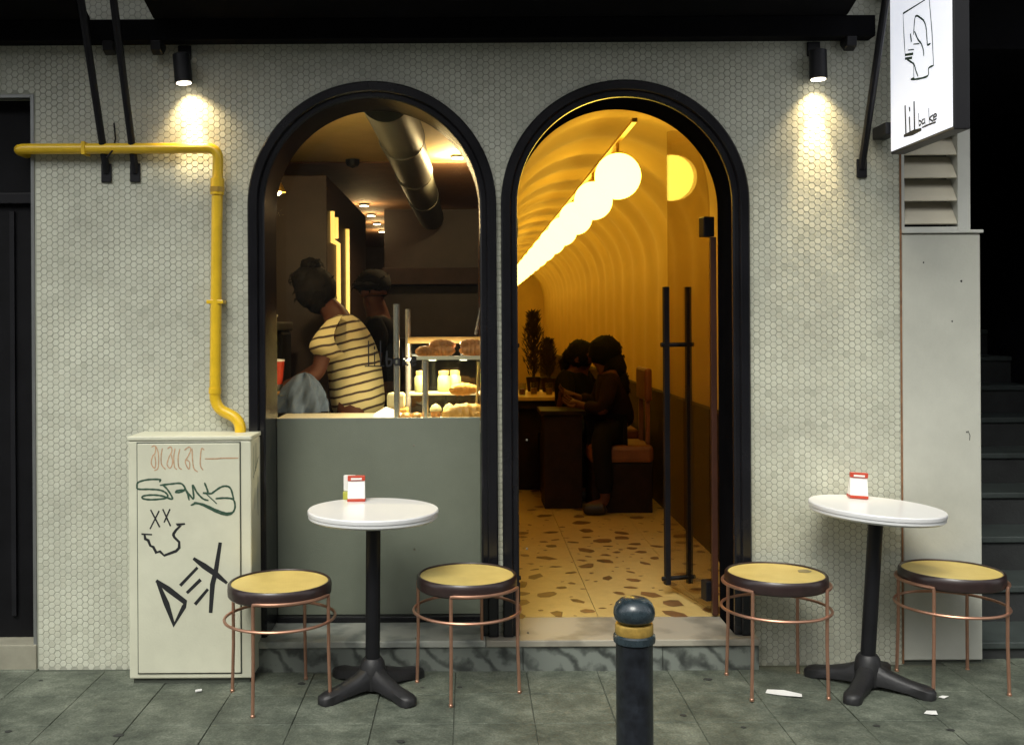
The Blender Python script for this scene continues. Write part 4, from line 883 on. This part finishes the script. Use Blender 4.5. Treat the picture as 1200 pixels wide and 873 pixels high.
# ================================================================== BAKERY CONTENTS
dk = thing('ceiling_duct', 'big round grey air duct running back under the bakery ceiling', 'duct', (-.37, 1, 2.47))
for y0, y1 in ((.30, 1.35), (1.352, 2.6), (2.602, 3.9), (3.902, 5.6)):
    MB().tube([(-.375, y0, 2.49), (-.365 + .0, y1, 2.49)], .122, 28).build('duct_length', 'duct_metal', dk)
for y in (1.351, 2.601, 3.901):
    MB().tube([(-.37, y - .014, 2.49), (-.37, y + .014, 2.49)], .129, 28).build('collar', 'duct_metal', dk)
tc_ = thing('tall_cabinet', 'tall dark brown cabinet at the left of the bakery with glowing amber side strips', 'cabinet', (-1.6, 3, .13))
MB().box(-2.29, -.90, 2.15, 4.6, .13, 2.40).build('carcass', 'cabinet_brown', tc_, 0, bevel=.005)
for x in (-1.83, -1.37): MB().box(x - .005, x + .005, 2.143, 2.149, .2, 2.36).build('door_joint', 'shop_wall', tc_, 0)
for pts in ([(-.893, 2.33, 2.19), (-.893, 2.33, 2.00), (-.893, 2.62, 2.00), (-.893, 2.62, 1.50)], [(-.893, 2.52, 2.17), (-.893, 2.52, 2.03)], [(-.893, 3.15, 2.15), (-.893, 3.15, 1.50)]):
    MB().tube(pts, .020, 6).build('glow_strip', 'amber_glow', tc_)  # amber emissive strips, the glow is put into their material
def ceiling_spot(x, y, z, label, energy, r=.04, tilt=(0, 0)):
    t = thing('ceiling_spotlight', label, 'spotlight', (x, y, z), 'spotlights on the bakery ceiling')
    MB().lathe([(r * 1.25, -.012), (r * 1.25, 0)], (x, y, z), 20).build('trim', 'metal_black', t); MB().lathe([(r, -.017), (r, -.0125)], (x, y, z), 20).build('bulb', 'lamp_glow', t)
    if energy:
        l = bpy.data.lights.new('spotlight_light', 'POINT'); l.energy = energy; l.color = (1, .70, .34); l.shadow_soft_size = .05
        o = bpy.data.objects.new('spotlight_light', l); C.objects.link(o); o.parent = t; o.location = (0, 0, -.09)
for i, y in enumerate((5.45, 6.35, 7.25, 8.2)):
    ceiling_spot(-1.0 - .02 * i, y, 2.60, ['nearest', 'second', 'third', 'farthest'][i] + ' of four small ceiling spots in a slanting row deep in the bakery', 4)
pnd = thing('pendant_lamp', 'small bright pendant lamp at the left edge of the arched window', 'lamp', (-.935, .66, 2.10))
MB().tube([(-.935, .66, 2.16), (-.935, .66, 2.62)], .004, 6).build('cord', 'metal_black', pnd); MB().lathe([(.012, .07), (.016, .055), (.042, .0), (.038, .0), (.012, .052)], (-.935, .66, 2.10), 20, False).build('shade', 'brass', pnd)
MB().sphere((-.935, .66, 2.105), .020, 14, 8).build('bulb', 'lamp_glow', pnd)
l = bpy.data.lights.new('pendant_light', 'POINT'); l.energy = 13; l.color = (1, .72, .36); l.shadow_soft_size = .03
o = bpy.data.objects.new('pendant_light', l); C.objects.link(o); o.parent = pnd; o.location = (0, 0, -.10)
ceiling_spot(-.075, 2.75, 2.615, 'bright ceiling spot right of the air duct', 30)
cb = tag(MB().lathe([(.05, 0), (.05, -.02), (.04, -.045), (.001, -.06)], (-.82, 2.9, 2.618), 20, False).build('smoke_detector', 'metal_black', None), 'dark dome detector on the ceiling left of the air duct', 'detector')
sh = thing('wall_shelf', 'dim grey-brown shelf band across the rear of the bakery', 'shelf', (-.4, 6, 1.8))
MB().box(-.85, .09, 5.6, 6.0, 1.84, 2.0).build('box', 'shop_wall', sh, 0, bevel=.004); MB().box(-.85, .09, 5.62, 6.0, 1.30, 1.32).build('board', 'cabinet_brown', sh, 0)
MB().box(-.85, .09, 5.95, 6.0, .13, 2.605).build('back_panel', 'cabinet_brown', sh, 0)
MB().box(.062, .098, 2.2, 2.26, .9, 2.6).build('edge_strip', 'leather_red', sh, 0)

ct = thing('window_counter', 'pale stone counter just inside the arched window', 'counter', (-.42, .6, .13))
MB().box(-.95, .09, .30, .95, .955, .995).build('worktop', 'counter_stone', ct, 0, bevel=.004); MB().box(-.95, .09, .33, .92, .13, .954).build('front', 'cabinet_brown', ct, 0)
dc = thing('display_case', 'glass pastry display case with chrome posts on the counter', 'display case', (-.15, .6, .996))
for x, y, z1 in ((-.338, .40, 1.545), (-.318, .95, 1.53), (-.207, .42, 1.288)):
    MB().tube([(x, y, .996), (x, y, z1)], .0145, 14).build('post', 'chrome', dc)
MB().box(-.245, .085, .406, .66, 1.292, 1.300).build('shelf', 'case_glass', dc, 0)
MB().box(-.246, .086, .398, .4055, 1.286, 1.303).build('shelf_edge', 'counter_stone', dc, 0, bevel=.001)
MB().box(-.318, .085, .93, .97, 1.352, 1.385).build('top_rail', 'wood_light', dc, 0, bevel=.002)
MB().box(-.20, .085, .405, .411, 1.02, 1.286).build('pane', 'case_glass', dc, 0); MB().box(-.40, -.345, .60, .606, .997, 1.36).build('pane', 'case_glass', dc, 0)
MB().box(-.315, .085, .955, .961, 1.0, 1.35).build('pane', 'case_glass', dc, 0)
MB().box(-.30, .085, .70, .88, 1.10, 1.112).build('shelf', 'counter_stone', dc, 0, bevel=.002)
for x in (-.30, -.18, -.03):
    pd = MB().lathe([(.016, -.012), (.020, -.002)], (x, .62, 1.287), 16).build('lamp', 'case_led', dc)
l = bpy.data.lights.new('case_light', 'AREA'); l.shape = 'RECTANGLE'; l.size = .36; l.size_y = .06; l.energy = 14; l.color = (1, .80, .48)
o = bpy.data.objects.new('case_light', l); C.objects.link(o); o.parent = dc; o.location = (.03, .06, .385)
MB().tube([(.03, .50, 1.03), (.045, .52, 1.27)], .006, 8).build('prop', 'wood_light', dc)
def croissant(x, y, z, s_, rz, label, mat='pastry'):
    mb = MB(); pts = []; rs_ = []
    for i in range(25):
        a = -1.25 + 2.5 * i / 24; pts.append((x + s_ * .075 * sin(a + 0) * cos(rz) - s_ * .05 * cos(a) * sin(rz), y + s_ * .075 * sin(a) * sin(rz) + s_ * .05 * cos(a) * cos(rz), z + .024 * s_))
        rs_.append(s_ * (.006 + .026 * cos(a * 1.18) ** .8) * (1 + .12 * (i % 4 == 0)))
    mb.tube(pts, rs_, 12)
    return tag(mb.build('croissant', mat, None, 60), label, 'pastry', 'pastries in the display case')
croissant(-.135, .50, 1.303, .88, .1, 'brown croissant lying lowest left on the glass shelf'); croissant(-.120, .52, 1.330, .85, .4, 'brown croissant stacked on top of the left pile'); 
croissant(.020, .50, 1.303, .9, -.1, 'brown croissant lying lowest right on the glass shelf'); croissant(.025, .53, 1.331, .85, .3, 'brown croissant stacked on the right pile')
croissant(-.185, .46, 1.303, .8, .7, 'brown croissant at the far left end of the glass shelf'); croissant(-.02, .58, 1.112, .95, .3, 'golden croissant on the lower case shelf', 'pastry_gold')
croissant(.00, .37, .996, 1.5, .2, 'golden pastry twist at the right front of the counter', 'pastry_gold'); croissant(-.05, .40, 1.0, 1.2, -.3, 'golden pastry twist beside the larger one', 'pastry_gold')
cs = thing('cake', 'orange sponge cake block with cream beside the chrome post', 'cake', (-.37, .62, .996))
MB().box(-.43, -.30, .56, .68, .997, 1.045).build('sponge', 'pastry_gold', cs, 0, bevel=.006); MB().box(-.40, -.315, .58, .67, 1.0455, 1.12).build('cream', 'cream_cake', cs, 0, bevel=.014)
JL = ['pale green jar left of the short chrome post', 'pale green jar right of the short chrome post, on the case shelf', 'pale green jar at the right of the case shelf']
jr0 = None
for i, (x, y, z) in enumerate(((-.245, .78, 1.1125), (-.13, .78, 1.1125), (-.075, .82, 1.1125))):
    if jr0 is None:
        jr0 = thing('jar', JL[0], 'jar', (x, y, z), 'jars in the display case'); MB().lathe([(.028, 0), (.032, .01), (.032, .07), (.022, .085), (.001, .085)], (x, y, z), 18, False).build('glass', 'jar_green', jr0); MB().lathe([(.025, .0855), (.025, .105), (.001, .108)], (x, y, z), 18, False).build('lid', 'wood_light', jr0)
    else: o = copy_tree(jr0); o.location = (x, y, z); o['label'] = JL[i]
tag(MB().box(-.20, .06, .335, .40, .9962, 1.003).build('paper_sheet', 'paper', None, 0), 'white paper lining under the golden pastries', 'paper')
ps = MB().add([(-.46, .34, .998), (-.25, .33, .998), (-.27, .55, 1.0), (-.40, .56, 1.055), (-.45, .48, 1.03), (-.46, .34, 1.0), (-.25, .33, 1.0), (-.27, .55, 1.003), (-.40, .56, 1.058), (-.45, .48, 1.033)], [(4, 3, 2, 1, 0), (5, 6, 7, 8, 9), (0, 1, 6, 5), (1, 2, 7, 6), (2, 3, 8, 7), (3, 4, 9, 8), (4, 0, 5, 9)])
tag(ps.build('paper_wrap', 'paper', None, 0), 'creased white wrapping paper by the striped shirt', 'paper')
pt = thing('pastry_plate', 'small plate with a yellow pastry left on the counter', 'plate', (-.985, 1.05, 1.03))
MB().lathe([(.03, .0), (.065, .012), (.068, .016), (.03, .006), (.001, .006)], (-.985, 1.05, 1.07), 24, False).build('plate', 'table_white', pt); MB().box(-1.03, -.94, 1.02, 1.08, 1.082, 1.105).build('pastry', 'pastry_gold', pt, 0, bevel=.01)
em = thing('espresso_machine', 'dark chrome espresso machine with cups behind the left window edge', 'coffee machine', (-1.2, 1.3, .9))
MB().box(-1.75, -1.06, 1.25, 1.75, .90, 1.07).build('base', 'steel_dull', em, 0, bevel=.01); MB().box(-1.75, -1.06, 1.45, 1.75, 1.071, 1.42).build('boiler', 'metal_black', em, 0, bevel=.02); MB().box(-1.75, -1.05, 1.22, 1.76, 1.421, 1.47).build('top', 'steel_dull', em, 0, bevel=.008)
for x in (-1.32, -1.14):
    MB().lathe([(.03, 0), (.035, .05), (.025, .08)], (x, 1.36, 1.30), 16).build('group_head', 'chrome', em); MB().tube([(x, 1.34, 1.31), (x + .02, 1.20, 1.29)], .012, 8).build('portafilter', 'metal_black', em)
MB().box(-2.29, -.97, 1.0, 1.9, .13, .899).build('stand', 'cabinet_brown', em, 0, bevel=.004)
for i, (x, y, z, lb) in enumerate(((-1.14, 1.45, 1.471, 'white cup upside down on the espresso machine, nearest the man'), (-1.25, 1.5, 1.471, 'white cup upside down on the espresso machine, by the window edge'))):
    t = thing('coffee_cup', lb, 'cup', (x, y, z), 'cups on the espresso machine'); MB().lathe([(.034, 0), (.040, .003), (.030, .055), (.020, .062), (.001, .062)], (x, y, z), 18, False).build('bowl', 'counter_stone', t)
    MB().tube([(x + .034, y, z + .045), (x + .055, y, z + .035), (x + .038, y, z + .015)], .004, 6).build('handle', 'counter_stone', t)
t = thing('takeaway_cup', 'red takeaway cup low at the left window edge', 'cup', (-1.015, 1.02, .9)); MB().lathe([(.032, 0), (.042, .12), (.001, .12)], (-1.02, 1.06, 1.14), 18, False).build('cup', 'red_gloss', t); MB().lathe([(.044, .1205), (.044, .13), (.001, .134)], (-1.02, 1.06, 1.14), 18, False).build('lid', 'table_white', t)
MB().lathe([(.04, .9), (.035, 1.139)], (-1.02, 1.06, 0), 16).build('stand', 'steel_dull', t)

tr_ = thing('pastry_tray', 'wooden tray of small golden buns by the chrome post', 'tray', (-.26, .43, .997))
MB().box(-.325, -.225, .36, .50, .9975, 1.006).build('tray', 'wood_light', tr_, 0, bevel=.002)
BL = ['small golden bun at the front left of the wooden tray', 'small golden bun at the front right of the wooden tray', 'small golden bun at the back left of the wooden tray', 'small golden bun at the back right of the wooden tray']
for i, (x, y) in enumerate(((-.30, .395), (-.25, .40), (-.30, .465), (-.25, .46))):
    tag(MB().sphere((x, y, 1.022), .024, 14, 8, (1, 1.1, .72)).build('bun', 'pastry_gold', None, 60), BL[i], 'pastry', 'buns on the wooden tray')

CL = ['first small cream cake from the left in the bottom of the case', 'second small cream cake from the left in the bottom of the case', 'third small cream cake from the left in the bottom of the case', 'small cream cake at the right end of the bottom of the case']
k0 = None
for i, x in enumerate((-.165, -.10, -.035, .03)):
    if k0 is None:
        k0 = thing('cupcake', CL[0], 'cake', (x, .60, .997), 'small cakes in the case')
        MB().lathe([(.020, 0), (.028, .035), (.001, .036)], (x, .60, .997), 14, False).build('case', 'pastry', k0); MB().lathe([(.030, .0355), (.030, .045), (.018, .062), (.001, .072)], (x, .60, .997), 14, False).build('icing', 'cream_cake', k0)
    else: o = copy_tree(k0); o.location = (x, .60 + .02 * (i % 2), .997); o['label'] = CL[i]
tag(MB().tube([(.03, .62, 1.40), (.06, .60, 1.55)], .007, 8).build('tongs', 'chrome', None), 'thin metal tongs leaning above the display case rail', 'tongs')
